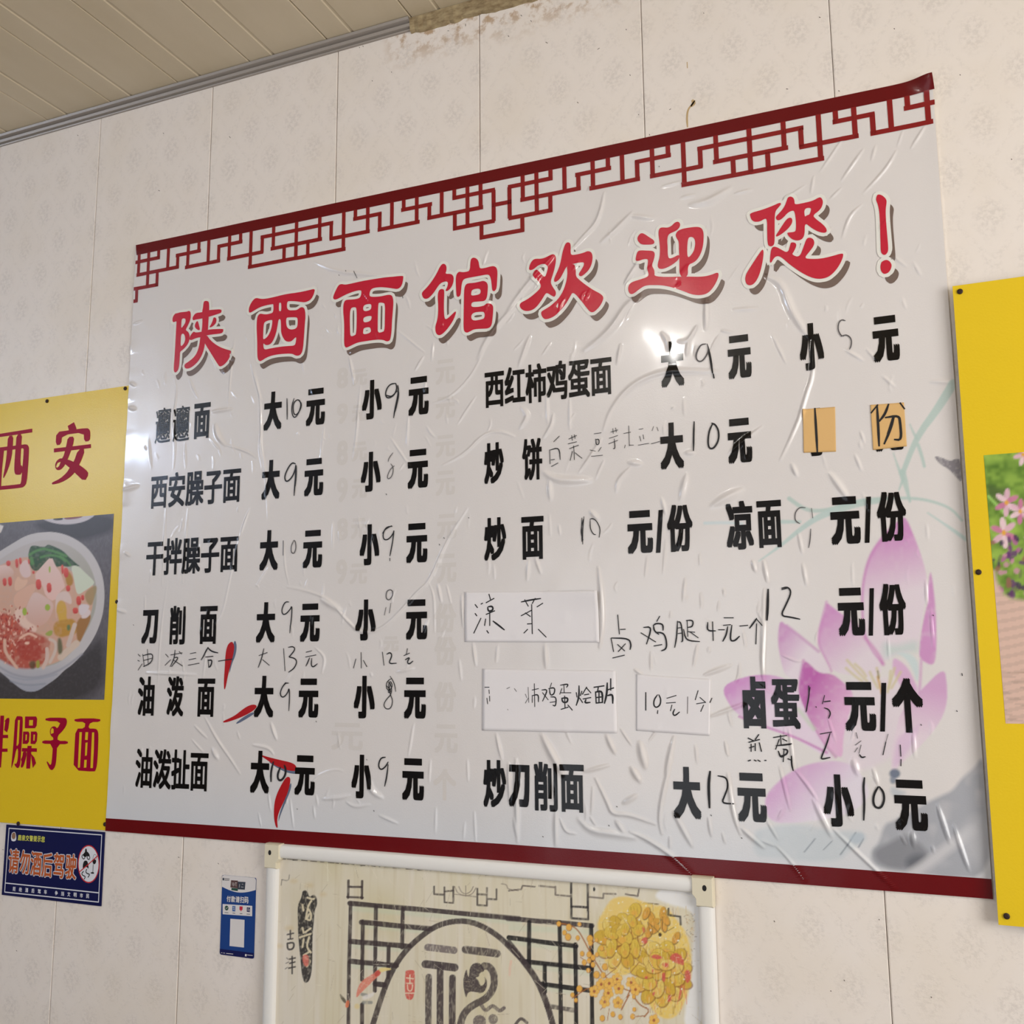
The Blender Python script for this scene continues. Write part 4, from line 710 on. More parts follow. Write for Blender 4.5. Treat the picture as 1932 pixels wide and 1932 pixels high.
slip('white paper slip with curled corner, two handwritten characters, above the wider slip', 'paper_slip', [(879, 1117), (1130, 1115), (1133, 1212), (879, 1211)], m_slip,
 [('F', 10, 0, '1620,700 1635,720;1620,765 1630,780;1610,905 1660,800;1663,695 1672,690;1720,625 1730,660;1700,685 1755,655;1710,720 1715,750 1750,740 1745,710 1715,715;1700,770 1760,745;1725,750 1725,850;1695,805 1688,850;1750,820 1790,850 1830,882;1705,890 1715,905'),
  ('G', 9, 0, '100,680 170,665 240,655;125,665 150,710;200,655 180,690;100,780 175,740;130,760 165,785;215,715 255,690;175,700 180,910;145,840 175,838;120,905 145,880;225,880 280,935')], curl=(1, 1, .007))
slip('wider white paper slip with a row of handwritten characters, left of the square slip', 'paper_slip', [(912.7, 1261.5), (1163, 1265), (1166, 1383), (912, 1378)], m_slip,
 [('F', 7, 0, '1690,1300 1720,1300;1720,1320 1722,1345;1724,1365 1725,1400;1705,1380 1710,1420'), ('F', 5, 1, '1850,1310 1870,1300;1905,1310 1920,1330;1855,1460 1858,1465'), ('G', 5, 1, '130,1350 140,1375;130,1415 150,1380;150,1300 155,1410'),
  ('G', 7, 0, '180,1320 225,1310;195,1275 198,1440;180,1360 180,1410;185,1360 225,1350 225,1405;250,1320 295,1315 255,1400;255,1340 295,1390;320,1270 310,1300;300,1310 345,1300 340,1350 310,1360 305,1310;315,1370 355,1370 350,1440 330,1430;310,1410 345,1405;385,1285 445,1275 430,1300;410,1285 412,1335;385,1340 460,1340;395,1310 380,1350'),
  ('G', 9, 0, '395,1380 440,1375 435,1410 400,1410 395,1380;415,1365 418,1450;390,1460 440,1445;440,1430 470,1465;500,1340 505,1370;540,1330 530,1360;520,1290 520,1370 500,1430;525,1380 545,1410;575,1300 545,1350;575,1305 605,1340;560,1355 590,1350;550,1385 605,1375;570,1390 560,1415 600,1410'),
  ('G', 11, 0, '630,1300 700,1290;660,1300 655,1330;640,1335 645,1415;640,1335 690,1325 690,1410;665,1340 665,1410;645,1375 685,1370;645,1415 690,1410;725,1270 722,1350 705,1415;750,1240 750,1320;725,1320 770,1305;730,1360 765,1350 765,1415')])
slip('smaller nearly square white paper slip with a handwritten price, right of the wider slip', 'paper_slip', [(1202, 1272), (1341.7, 1281), (1340.4, 1388), (1202, 1378)], m_slip,
 [('G', 10, 0, '1005,1340 1005,1465'), ('G', 7, 0, '1090,1355 1065,1390 1062,1430 1080,1450 1110,1430 1115,1385 1100,1355;1160,1380 1225,1360;1155,1415 1220,1410;1195,1430 1185,1470;1215,1460 1200,1490 1215,1510 1250,1480;1385,1325 1365,1390;1400,1375 1440,1410;1375,1420 1435,1410;1425,1430 1405,1475;1472,1410 1485,1380'), ('G', 5, 1, '1310,1370 1308,1490'), ('G', 8, 0, '1092,1470 1090,1490')])
slip('brown kraft paper patch with a single vertical pen stroke, left of its twin', 'paper_patch', list(map(tuple, px('D', [(322, 1135), (556, 1117), (563, 1442), (328, 1450)]))), m_kraft, [('D', 12, 0, '410,1130 420,1290 428,1445')])
slip('brown kraft paper patch with a handwritten character, nearest the teal stem', 'paper_patch', list(map(tuple, px('D', [(813, 1103), (1057, 1085), (1078, 1403), (833, 1430)]))), m_kraft,
 [('D', 12, 0, '865,1105 820,1160;862,1110 870,1250 877,1400;868,1250 875,1370;945,1100 920,1170 880,1220;1030,1090 1060,1130;925,1195 1020,1180 1030,1230 1040,1360 990,1355;985,1190 960,1280 915,1385;975,1200 940,1310')])

# ------------------------------------------------------------------ yellow dish boards left and right of the menu
def nail(parent, c, x, y, Y):
    w = wall(px(c, [(x, y)]), Y)[0]; t = np.linspace(0, 2 * math.pi, 12, endpoint=False); V, F = [], []
    for r, d in ((.0052, 0), (.0052, .0022), (.0028, .0036)): V += [(w[0] + r * math.cos(a), Y - d, w[1] + r * math.sin(a)) for a in t]
    for q_ in (0, 1): F += [[q_ * 12 + i, q_ * 12 + (i + 1) % 12, q_ * 12 + 12 + (i + 1) % 12, q_ * 12 + 12 + i] for i in range(12)]
    F.append(list(range(24, 36))); mk('nail', V, F, m_nail, parent)
def board(label, quad, Y, th, m):         # quad: TL TR BR BL wall coordinates
    c = quad.mean(0); r = root('dish_board', label, 'sign board', (c[0], Y, quad[:, 1].min()))
    n = 14; V, F = [], []
    for i in range(n + 1):
        for j in range(n + 1):
            s_, t_ = i / n, j / n; p = (quad[3] * (1 - s_) + quad[2] * s_) * (1 - t_) + (quad[0] * (1 - s_) + quad[1] * s_) * t_
            V.append((p[0], Y, p[1]))
    for i in range(n):
        for j in range(n): a = i * (n + 1) + j; F.append([a, a + n + 1, a + n + 2, a + 1])
    mk('face', V, F, m, r)
    e = [(q_[0], y, q_[1]) for y in (Y, Y + th) for q_ in quad]
    mk('edge', e, [[0, 1, 5, 4], [1, 2, 6, 5], [2, 3, 7, 6], [3, 0, 4, 7], [7, 6, 5, 4]], m_edge, r)
    return r
YL = -.0034
ql = wall([(-150, 797), (246, 727), (202, 1567), (-150, 1550)], YL); ql[0, 1] = ql[1, 1]; ql[3, 1] = ql[2, 1]; ql[0, 0] = ql[3, 0] = -.42; ql[2, 0] = ql[1, 0] = ql[1:3, 0].mean()
BLd = board('yellow noodle board with bowl photo, left of the menu, above the blue sign', ql, YL, .003, m_yel)
pl_ = wall([(0, 987), (215.6, 969.3), (196.4, 1320.3)], YL); phx1 = pl_[1:, 0].mean(); phz1, phz0 = pl_[1, 1], pl_[2, 1]; phx0 = ql[0, 0] + .04
gx, gz, gf, _, _ = grid(phx0, phx1, phz0, phz1, .0023)
b = Print(gx, gz, YL, (92, 88, 94), .80)
b.rgb *= (.85 + .3 * vnoise(gx, gz * .6, .004, 4))[:, None]
b.poly('Y3', '500,150 1900,0 1900,330 1600,420 1300,500 1000,400 700,340', (48, 44, 46), 12, .85); b.poly('Y4', '-900,1000 0,1100 300,1300 700,1300 1100,1000 1500,700 1740,500 1740,1700 -900,1700', (50, 46, 46), 20, .85, tex=.2, tsc=3)
b.poly('Y3', '700,120 780,160 880,190 1000,212 1150,215 1300,195 1450,150 1600,50 1500,0 800,0', (186, 180, 186), 1.5); b.poly('Y3', '870,110 1030,90 1060,140 900,150', (40, 34, 36), 1.5); b.poly('Y3', '1060,90 1400,60 1330,115 1070,140', (122, 62, 68), 1.5)
b.poly('Y3', '-900,160 70,205 40,300 0,380 -900,600', (206, 200, 196), 2)
b.poly('X', '-84,1150 -78,1120 -58,1085 -30,1060 0,1040 23,1026 51,1009 85,1003 114,1005 142,1016 165,1033 182,1056 194,1085 198,1118 196,1147 192,1168 180,1200 159,1231 137,1254 122,1264 108,1279 89,1292 73,1303 57,1306 42,1302 23,1287 9,1274 -15,1256 -45,1232 -72,1195', (184, 180, 182), 1.2, to=(150, 152, 164), grad=[(60, 1240), (60, 1306)])
b.line('X', '-12,1250 20,1272 60,1280 95,1273 125,1258 155,1234', 4, (138, 138, 152), 3, .65); b.line('X', '9,1272 40,1283 75,1281 108,1272', 3, (142, 146, 160), 3, .7); b.line('X', '20,1285 50,1294 85,1290', 3, (132, 136, 150), 3, .7)
b.poly('X', '-74,1150 -66,1120 -45,1090 -15,1066 20,1042 51,1026 85,1018 115,1022 140,1034 160,1052 175,1078 183,1110 182,1145 172,1175 155,1205 128,1240 100,1256 60,1262 30,1258 -10,1240 -52,1205', (176, 170, 170), 2, to=(160, 158, 150), grad=[(60, 1030), (160, 1100)])
b.poly('X', '-70,1140 -50,1100 -20,1076 10,1062 30,1055 52,1050 97,1052 118,1065 140,1082 165,1090 178,1104 176,1140 168,1172 150,1208 122,1243 92,1256 60,1261 30,1256 0,1243 -35,1218 -62,1180', (196, 156, 136), 2, tex=.15, tsc=5)
b.poly('Y3', '480,640 530,550 740,600 790,540 900,580 1050,650 1150,760 1300,890 1340,915 1200,890 1150,920 1000,900 940,930 880,850 760,900 600,1000 520,950 470,800', (42, 74, 44), 1.5, tex=.15)
for s, w in (('490,720 600,650 720,620', 40), ('680,760 820,720 980,740 1080,820', 36), ('740,620 860,650 980,690 1100,740', 40), ('1000,740 1100,800 1170,900', 30), ('520,780 540,860', 60)): b.line('Y3', s, w, (84, 136, 72), 2.5, .8)
NW = (212, 184, 178)
b.poly('Y3', '0,900 90,880 190,930 240,1000 200,1100 -400,1200 -400,950', NW, 2, to=(196, 160, 146), grad=[(100, 900), (150, 1100)]); b.poly('Y3', '300,930 440,760 510,950 520,1080 380,1110', (208, 182, 180), 2)
b.poly('Y3', '220,1390 420,1250 590,1180 590,1300 480,1460 430,1600 240,1600', (206, 164, 144), 2); b.poly('Y3', '240,1180 300,1060 360,1140 480,1120 420,1250 250,1340', (210, 172, 150), 2)
b.poly('Y3', '855,735 930,920 1000,1000 1070,1200 1080,1260 1000,1320 900,1500 760,1420 700,1200 550,1080 700,900', NW, 1.5, to=(214, 178, 170), grad=[(850, 800), (850, 1450)], smooth=1)
b.poly('Y3', '580,1310 780,1430 900,1530 860,1700 760,1860 600,1920 400,1850 430,1600 500,1430', (206, 178, 172), 2, to=(200, 160, 146), grad=[(600, 1400), (640, 1900)])
b.poly('Y3', '250,1600 430,1620 420,1800 640,1920 560,2040 330,2000 240,1800', (216, 186, 172), 3); b.poly('Y3', '910,1450 980,1340 1110,1310 1180,1400 1200,1560 1060,1480 960,1490 930,1650 940,1830', (206, 184, 178), 2)
b.poly('Y3', '1170,910 1290,890 1420,1020 1560,1150 1560,1210 1400,1320 1290,1390 1250,1280 1220,1080', (194, 201, 184), 1.5); b.poly('Y3', '1400,1350 1560,1220 1620,1250 1560,1450 1510,1580 1420,1480', (150, 128, 82), 3, .8)
b.poly('Y3', '960,1480 1060,1470 1110,1600 1100,1800 1200,1780 1250,1950 1000,1980 960,1700 930,1660', (196, 156, 66), 3, tex=.25, tsc=5); b.poly('Y3', '1100,950 1200,1060 1220,1200 1130,1260 1080,1130', (166, 120, 44), 3)
b.poly('Y4', '900,290 1090,250 1250,240 1300,480 1130,520 1000,560 880,480', (178, 132, 54), 4, tex=.3, tsc=5); b.poly('Y4', '1260,250 1500,150 1510,250 1400,480 1320,660 1270,560', (152, 108, 60), 3); b.poly('Y4', '1320,230 1450,60 1520,130 1440,240', (206, 190, 190), 2)
b.poly('Y3', '1290,1540 1450,1530 1500,1590 1330,1770', (204, 192, 196), 2)
b.poly('Y4', '-400,150 0,130 150,150 300,300 400,400 600,480 830,580 820,720 790,850 700,1020 500,1075 280,1060 100,980 0,900 -400,800', (168, 66, 50), 5, .9, tex=.55, tsc=5)
rr = np.random.default_rng(3)
for i in range(210):
    x, y = rr.normal(160, 190), rr.normal(430, 260)
    if -250 < x < 820 and 0 < y < 1000: b.ell('Y4', x, y, rr.uniform(6, 18), rr.uniform(10, 34), [(150, 40, 34), (216, 172, 154), (188, 84, 62)][i % 3], 1.2, .85, rot=rr.uniform(-.6, .6))
b.poly('Y4', '250,700 330,600 480,560 620,620 700,760 660,900 520,960 330,900', (160, 58, 46), 4, .75, tex=.4, tsc=4); b.ell('Y4', 450, 645, 40, 24, (220, 180, 160), 2)
for s, w, cc in (('830,580 920,620 935,720 890,850 830,960', 50, (198, 180, 170)), ('780,740 790,900 720,1050', 60, (200, 176, 166)), ('80,600 80,780 190,930 280,1050', 50, (206, 168, 148)), ('1270,650 1130,770 1010,880', 110, (200, 180, 165)), ('1240,340 1190,500 1130,680', 70, (196, 178, 170)), ('340,560 480,470 600,540', 40, (214, 172, 152))): b.line('Y4', s, w, cc, 2)
b.poly('Y4', '480,950 600,930 580,1080 500,1070', (70, 66, 40), 4, .8); b.poly('Y4', '600,930 660,930 660,1060 600,1060', (150, 148, 66), 2); b.poly('Y4', '950,560 1020,560 1050,800 960,850', (70, 84, 52), 4, .85); b.poly('Y4', '740,490 830,430 880,440 860,520 790,530', (150, 158, 78), 2); b.poly('Y4', '1110,340 1170,340 1160,440 1110,430', (96, 116, 76), 3)
for x0, y0, x1, y1 in ((1010, 880, 1060, 1040), (1050, 930, 1140, 1100), (590, 1120, 690, 1300), (770, 1180, 860, 1350), (1090, 1220, 1170, 1330), (1260, 1400, 1350, 1560), (1340, 1380, 1400, 1480), (1200, 1590, 1300, 1700), (100, 810, 180, 910), (250, 780, 310, 940), (310, 760, 365, 880), (40, 1100, 115, 1240), (130, 1080, 205, 1240), (530, 980, 580, 1040), (460, 790, 500, 880)):
    b.poly('Y3', [(x0, y0 + 10), (x1 - 8, y0), (x1, y1 - 14), (x0 + 14, y1)], (206, 86, 76), 1.6, to=(182, 56, 50), grad=[(x0, y0), (x0 + 20, y1)], smooth=1)
for c, x, y, rx, ry in (('Y3', 410, 1660, 38, 66), ('Y3', 790, 1590, 44, 56), ('Y3', 825, 960, 16, 56)): b.ell(c, x, y, rx, ry, (150, 168, 62), 1.6)
mk('bowl_photo', np.stack([gx, np.full(len(gx), YL - .0004), gz], 1), gf, m_photo, BLd, rgb=b.rgb, label='printed photo of a noodle bowl')
def board_glyph(c, polys, Y, par):
    lst = []
    for s in polys:
        loops = [wall(px(c, parse(q_)[0]), Y) for q_ in s.split('|')]; loops = [chaikin(np.array(l_), 1) if len(l_) > 8 else l_ for l_ in loops]; lst.append(poly_tris(loops[0], loops[1:]))
    flat('title_character', lst, Y - .0005, m_crim, par)
board_glyph('P9', ['-150,395 0,372 590,278 590,345 400,374 0,432 -150,455', '150,415 245,400 235,600 215,800 150,1020 75,1180 55,1170 90,1000 120,800 135,600', '305,390 405,370 390,575 370,950 415,950 400,1110 300,1125 262,1080 265,900 290,590',
 '-110,640 0,620 380,575 480,560 520,590 533,650 515,950 490,1260 440,1340 360,1360 0,1395 -130,1400|-20,690 75,680 200,665 380,640 430,635 435,680 415,950 400,1110 385,1280 350,1292 25,1325 -35,1330', '-20,690 75,680 40,1000 20,1330 -40,1330'], YL, BLd)
board_glyph('P9', ['1235,230 1350,160 1395,270 1390,300 1260,312', '1030,340 1250,310 1590,262 1640,300 1650,370 1640,505 1535,515 1530,345 1135,395 1115,570 1015,580', '985,640 1660,560 1660,630 985,712', '1240,430 1360,420 1330,590 1240,830 1180,950 1120,1020 1060,1040 1015,1010 1005,940 1030,870 1090,820 1150,820 1210,600|1050,900 1110,880 1080,960 1040,995 1020,970',
 '1425,660 1565,640 1450,940 1365,1080 1260,1180 1120,1260 960,1300 945,1275 960,1255 1100,1190 1220,1080 1280,980 1350,880', '1140,820 1240,840 1340,880 1450,940 1560,1020 1625,1100 1540,1250 1365,1080 1260,980 1180,920'], YL, BLd)
board_glyph('P10', ['10,195 78,195 60,500 45,800 20,1140 -30,1140', '-100,545 150,545 150,605 -100,605', '-130,795 140,795 140,855 -130,855', '80,300 130,240 170,235 175,280 155,430 130,500 78,460 100,300'], YL, BLd)
board_glyph('P10', ['280,205 400,205 420,240 410,500 385,900 370,1090 340,1150 310,1150 270,1100 266,1068 300,1075 325,1000 335,800 300,800 260,1000 215,1150 205,1140 240,800 260,500|330,275 365,275 345,700 320,745 302,740 318,480', '460,210 660,210 680,250 670,380 640,425 455,425|535,275 605,275 600,375 530,375', '425,485 520,485 540,520 530,670 500,710 415,710|470,540 495,540 490,640 465,650', '565,485 665,485 685,520 675,660 640,715 560,710|612,540 640,540 632,650 608,650',
 '405,785 675,790 675,855 400,850', '505,745 580,745 570,900 550,1160 480,1160 490,900 500,780', '420,850 490,850 480,950 440,1090 410,1145 375,1135 400,1030 380,1000 415,930', '570,890 630,960 660,1060 600,1150 590,1080 575,960'], YL, BLd)
board_glyph('P10', ['832,232 1180,232 1215,255 1225,310 1205,390 1130,490 1055,560 1050,655 1240,655 1240,715 1045,715 1030,1000 1010,1120 970,1180 940,1190 905,1165 870,1090 850,1030 870,1030 920,1105 945,1050 970,712 770,708 775,645 970,650 975,595 935,570 910,510 920,430 960,390 1010,390 1050,435 1115,300 832,295|950,415 980,440 980,510 930,530 925,470'], YL, BLd)
board_glyph('P10', ['1362,245 1830,245 1830,310 1650,312 1605,430 1740,430 1780,460 1798,540 1785,900 1770,1100 1745,1190 1720,1218 1340,1190 1360,800 1380,430 1545,430 1560,310 1360,308|1450,495 1495,495 1480,800 1460,1140 1420,1145 1435,800|1680,500 1720,500 1715,800 1695,1150 1650,1150 1665,800|1560,495 1610,495 1600,640 1550,635|1560,690 1600,680 1585,920 1550,930|1540,1000 1585,1000 1575,1140 1530,1145'], YL, BLd)
for c, x, y in (('A', 345, 1070), ('A', 915, 978), ('E', 855, 678), ('I', 135, 470), ('I', 768, 475)): nail(BLd, c, x, y, YL)
YR = -.022
qr = wall([(1797, 540), (2130, 500), (2200, 1790), (1884, 1745)], YR); xr0 = (qr[0, 0] + qr[3, 0]) / 2; qr[0, 0], qr[3, 0] = qr[0, 0], qr[3, 0]; qr[1] = (xr0 + .6, qr[0, 1]); qr[2] = (xr0 + .6, qr[3, 1])
BRd = board('yellow dish board with garden flower photo, right of the menu', qr, YR, .004, m_yel)
pr_ = wall([(1856.8, 859), (1896.4, 1365)], YR); gx, gz, gf, _, _ = grid(pr_[:, 0].mean(), qr[1, 0] - .05, pr_[1, 1], pr_[0, 1], .0026)
r3 = Print(gx, gz, YR, (112, 142, 58), .88)
nz_ = vnoise(gx, gz, .02, 8) * .6 + vnoise(gx, gz, .007, 9) * .4
r3.rgb = r3.c((66, 104, 34)) * (1 - nz_[:, None]) + r3.c((156, 190, 82)) * nz_[:, None]
r3.poly('R3', '240,470 420,560 520,520 600,760 760,900 760,1100 520,900 300,760 240,600', (62, 78, 50), 8, .6)
r3.line('R3', '255,670 400,820 620,1040', 44, (150, 196, 100), 3, .9)
for x, y, s_ in ((520, 760, 1), (480, 1200, 1.1), (720, 890, .9), (760, 60, .8), (980, 500, 1.1), (1150, 950, 1), (1000, 1250, 1.2), (1400, 700, 1), (1300, 1150, 1.1)):
    for a in range(6):
        an = a * 1.05 + x; r3.ell('R3', x + 95 * s_ * math.cos(an), y + 120 * s_ * math.sin(an), 42 * s_, 92 * s_, [(214, 172, 190), (196, 116, 156), (226, 196, 206)][a % 3], 3, .92, rot=an - 1.57)
    r3.ell('R3', x, y, 30 * s_, 36 * s_, (216, 160, 62), 2.5)
rr = np.random.default_rng(6)
for i in range(150):
    x, y = rr.uniform(310, 1900), rr.uniform(1250, 2150); r3.ell('R3', x, y, rr.uniform(14, 48), rr.uniform(20, 70), [(60, 34, 78), (168, 92, 148), (192, 140, 158), (98, 52, 108), (108, 120, 74), (140, 96, 80)][i % 6], 3, .85, rot=rr.uniform(-.8, .8))
r3.poly('R3', '-200,1690 340,1700 380,1950 520,2150 760,2180 1200,2230 2600,2150 9000,1900 9000,5600 -200,5600', (208, 178, 164), 9, smooth=1)
m_ = (r3.y > 1115); r3.rgb[m_] *= (1 - .12 * (np.sin(r3.x[m_] * 2.1 + r3.y[m_] * .2) > .2))[:, None]; m_ = r3.y > 1268; r3.rgb[m_] *= (1 - .16 * ((np.sin(r3.x[m_] * 1.9) > .3) & (np.sin(r3.y[m_] * 1.6) > 0)))[:, None]
r3.line('R4', '370,1205 700,1215 1600,1260', 10, (170, 140, 124), 1.5)
mk('flower_photo', np.stack([gx, np.full(len(gx), YR - .0004), gz], 1), gf, m_photo, BRd, rgb=r3.rgb, label='printed photo of pink and purple flowers')
for c, x, y in (('D', 1465, 272), ('H', 1600, 462), ('L', 1805, 1145)): nail(BRd, c, x, y, YR)

# ------------------------------------------------------------------ blue sign against drinking and driving
m_navy = mat('navy sign', srgb(8, 16, 74), .32, .4); m_signw = mat('sign white', srgb(226, 228, 236), .35); m_orng = mat('sign orange', srgb(190, 92, 44), .35); m_signy = mat('sign yellow green', srgb(214, 214, 96), .35)
m_ring = mat('sign red', srgb(200, 44, 52), .35); m_badge = mat('badge brown', srgb(150, 112, 86), .4); m_signk = mat('sign black', srgb(18, 18, 22), .4)
YS = -.003
sc = wall(px('N1', [(115, 65), (1905, 185), (1840, 1535), (30, 1345)]), YS); sx0, sx1, sz1, sz0 = sc[[0, 3], 0].mean(), sc[[1, 2], 0].mean(), sc[:2, 1].mean(), sc[2:, 1].mean()
SG = root('warning_sign', 'dark blue sign against drink driving with orange lettering and round pictogram', 'sign', ((sx0 + sx1) / 2, YS, sz0))
mk('plate', *box(sx0, sx1, YS, -.0003, sz0, sz1), m_navy, SG)
def sline(c, pts, w, m, par, y, name='border_line', closed=False):
    P = wall(px(c, pts), y); lst = []
    for i in range(len(P) - (0 if closed else 1)):
        a, b_ = P[i], P[(i + 1) % len(P)]; lst.append(ribbon(np.array([a, b_]), w, 1))
    return flat(name, lst, y, m, par)
sline('N1', [(165, 122), (1855, 245), (1795, 1468), (85, 1285)], .0026, m_signw, SG, YS - .0004, closed=True); sline('N1', [(98, 1120), (1805, 1300)], .0028, m_signw, SG, YS - .0004)
def stext(body, c, x0, y0, x1, y1, m, par, y, r=0, name='lettering', m2=None, r2=0):
    V, T = fit(body, rect_of(c, x0, y0, x1, y1, y), r)
    if m2: 
        o = flat('lettering_outline', [(v, t) for v, t, e in dilate(V, T, r2, 8)], y - .0002, m2, par)
    return flat(name, [(v, t) for v, t, e in dilate(V, T, r, 8)] if r else (V, T), y - .0007, m, par)
for i, (ch, x0, x1, y0, y1) in enumerate((('请', 160, 350, 495, 945), ('勿', 360, 548, 520, 958), ('酒', 560, 760, 545, 990), ('后', 765, 960, 570, 1015), ('驾', 975, 1170, 575, 1030), ('驶', 1195, 1395, 590, 1052))): stext(ch, 'N1', x0, y0, x1, y1, m_orng, SG, YS, .0011, m2=m_signw, r2=.0030)
for i, ch in enumerate('鹿泉交警提示您'): stext(ch, 'N1', 330 + i * 71, 238 + i * 5, 396 + i * 71, 346 + i * 5, m_signy, SG, YS, .0004)
for i, ch in enumerate('拒绝酒后驾车争当文明市民'):
    x = 235 + i * 114 + (85 if i > 5 else 0); y = 1185 + (x - 235) * .098; stext(ch, 'N1', x, y, x + 55, y + 82, m_signw, SG, YS, .0003)
def sell(c, cx, cy, rx, ry, m, par, y, name, n=28, holes=None):
    t = np.linspace(0, 2 * math.pi, n, endpoint=False); P = wall(px(c, np.stack([cx + rx * np.cos(t) - .02 * ry * np.sin(t), cy + ry * np.sin(t) + .07 * rx * np.cos(t)], 1)), y)
    return flat(name, poly_tris(P), y, m, par)
def spoly(c, s, m, par, y, name, sm=1):
    lst = [poly_tris(chaikin(wall(px(c, pl), y), sm) if sm else wall(px(c, pl), y)) for pl in parse(s)]; return flat(name, lst, y, m, par)
def sstroke(c, s, w, m, par, y, name):
    return flat(name, [ribbon(wall(px(c, pl), y), w, 1) for pl in parse(s)], y, m, par)
sell('N1', 1615, 775, 198, 348, m_ring, SG, YS - .0004, 'pictogram_ring'); sell('N1', 1615, 775, 182, 326, m_signw, SG, YS - .0006, 'pictogram_disc')
y = YS - .0008
spoly('N1', '1510,610 1540,560 1590,540 1640,610 1620,640 1590,620 1560,650 1530,640;1555,490 1580,495 1585,560 1600,610 1560,620 1545,580;1515,760 1540,710 1590,715 1610,790 1615,850 1600,860 1590,830 1530,830 1515,860 1505,840;1680,680 1755,695 1750,750 1720,785 1690,760;1655,925 1700,920 1720,940 1700,955 1650,945', m_signk, SG, y, 'pictogram_shapes')
sstroke('N1', '1492,640 1510,680 1540,680 1550,640 1530,600 1500,610 1492,640;1585,650 1600,690 1630,690 1640,650 1620,620 1595,625 1585,650', .0022, m_signk, SG, y, 'pictogram_wheels')
sstroke('N1', '1520,910 1485,950 1510,985 1560,1000 1535,1050;1580,870 1560,920 1590,950 1640,960 1605,1015', .0026, m_signk, SG, y, 'pictogram_skid_lines'); sstroke('N1', '1700,780 1690,930', .0016, m_signk, SG, y, 'pictogram_glass_stem'); sstroke('N1', '1690,680 1710,600 1750,600 1765,690', .0009, m_signk, SG, y, 'pictogram_glass')
sstroke('N1', '1445,920 1600,790 1780,625', .0026, m_ring, SG, y - .0002, 'pictogram_slash')
spoly('N1', '205,220 250,185 285,200 300,300 290,350 245,365 200,345', m_signw, SG, YS - .0004, 'badge_rim'); spoly('N1', '215,225 250,195 278,210 285,290 250,330 215,300', m_badge, SG, YS - .0006, 'badge')

# ------------------------------------------------------------------ payment card
m_cblue = mat('card blue', srgb(26, 66, 136), .3); m_cnavy = mat('card navy', srgb(16, 22, 84), .3); m_cwhite = mat('card white', srgb(226, 222, 222), .35); m_green = mat('icon green', srgb(36, 78, 66), .4); m_cdev = mat('card brown grey', srgb(92, 66, 66), .4); m_cdev2 = mat('card slate', srgb(56, 64, 78), .4); m_icb = mat('icon blue', srgb(36, 96, 170), .4); m_icr = mat('icon red', srgb(196, 44, 66), .4)
YC = -.0016
cc_ = wall(px('N2', [(265, 130), (990, 175), (965, 1905), (235, 1845)]), YC); cx0, cx1, cz1, cz0 = cc_[[0, 3], 0].mean(), cc_[[1, 2], 0].mean(), cc_[:2, 1].mean(), cc_[2:, 1].mean()
PCd = root('payment_card', 'small upright blue and white payment card stuck beside the framed board', 'card', ((cx0 + cx1) / 2, YC, cz0))
def rrect(x0, x1, z0, z1, r): 
    t = np.linspace(0, math.pi / 2, 5); P = []
    for qx, qz, a in ((x1 - r, z1 - r, 0), (x0 + r, z1 - r, math.pi / 2), (x0 + r, z0 + r, math.pi), (x1 - r, z0 + r, 1.5 * math.pi)): P += [(qx + r * math.cos(a + u), qz + r * math.sin(a + u)) for u in t]
    return np.array(P)
R_ = rrect(cx0, cx1, cz0, cz1, .004); k = len(R_)
mk('card_body', [(p[0], YC, p[1]) for p in R_] + [(p[0], -.0003, p[1]) for p in R_], [list(range(k))] + [[i, i + k, (i + 1) % k + k, (i + 1) % k] for i in range(k)], m_cblue, PCd)
W_, Hh = cx1 - cx0, cz1 - cz0
P = [(cx0, cz1 - .15 * Hh)] + [(cx0 + W_ * u, cz1 - (.15 + .052 * math.sin(math.pi * u)) * Hh) for u in np.linspace(.05, .95, 12)] + [(cx1, cz1 - .15 * Hh), (cx1, cz1 - .004), (cx1 - .004, cz1), (cx0 + .004, cz1), (cx0, cz1 - .004)]
y = YC - .0003
flat('white_header', poly_tris(np.array(P)), y, m_cwhite, PCd); flat('navy_footer', poly_tris(np.array([(cx0, cz0 + .07 * Hh), (cx0, cz0 + .004), (cx0 + .004, cz0), (cx1 - .004, cz0), (cx1, cz0 + .004), (cx1, cz0 + .07 * Hh)])), y, m_cnavy, PCd)
for i, ch in enumerate('付款请扫码'): stext(ch, 'N2', 375 + i * 95, 566 + i * 6, 463 + i * 95, 700 + i * 8, m_cwhite, PCd, YC, .0004)
spoly('N2', '285,745 920,785 918,1008 285,965', m_cwhite, PCd, y, 'icon_strip', 0); spoly('N2', '450,1060 755,1085 742,1680 432,1645', m_cwhite, PCd, y, 'blank_code_panel', 0)
y2 = y - .0003
sell('N2', 370, 832, 40, 52, m_green, PCd, y2, 'round_icon', 16); sstroke('N2', '350,830 365,850 392,815', .0009, m_cwhite, PCd, y2 - .0002, 'tick_mark')
spoly('N2', '495,785 558,790 555,905 492,900', m_icb, PCd, y2, 'blue_icon', 0); sstroke('N2', '505,820 545,820;525,800 520,850 545,885;540,850 505,875', .0008, m_cwhite, PCd, y2 - .0002, 'icon_mark'); spoly('N2', '648,795 715,800 710,870 690,880 680,910 668,880 645,872', m_icr, PCd, y2, 'red_icon', 0); spoly('N2', '805,815 872,820 868,920 802,912', m_cnavy, PCd, y2, 'navy_icon', 0); sstroke('N2', '822,890 825,840 845,830;850,900 855,850 840,880', .0009, m_cwhite, PCd, y2 - .0002, 'icon_mark')
sstroke('N2', '330,930 405,935;500,940 552,944;655,950 705,953;800,962 870,966', .0012, m_cdev2, PCd, y2, 'caption_lines')
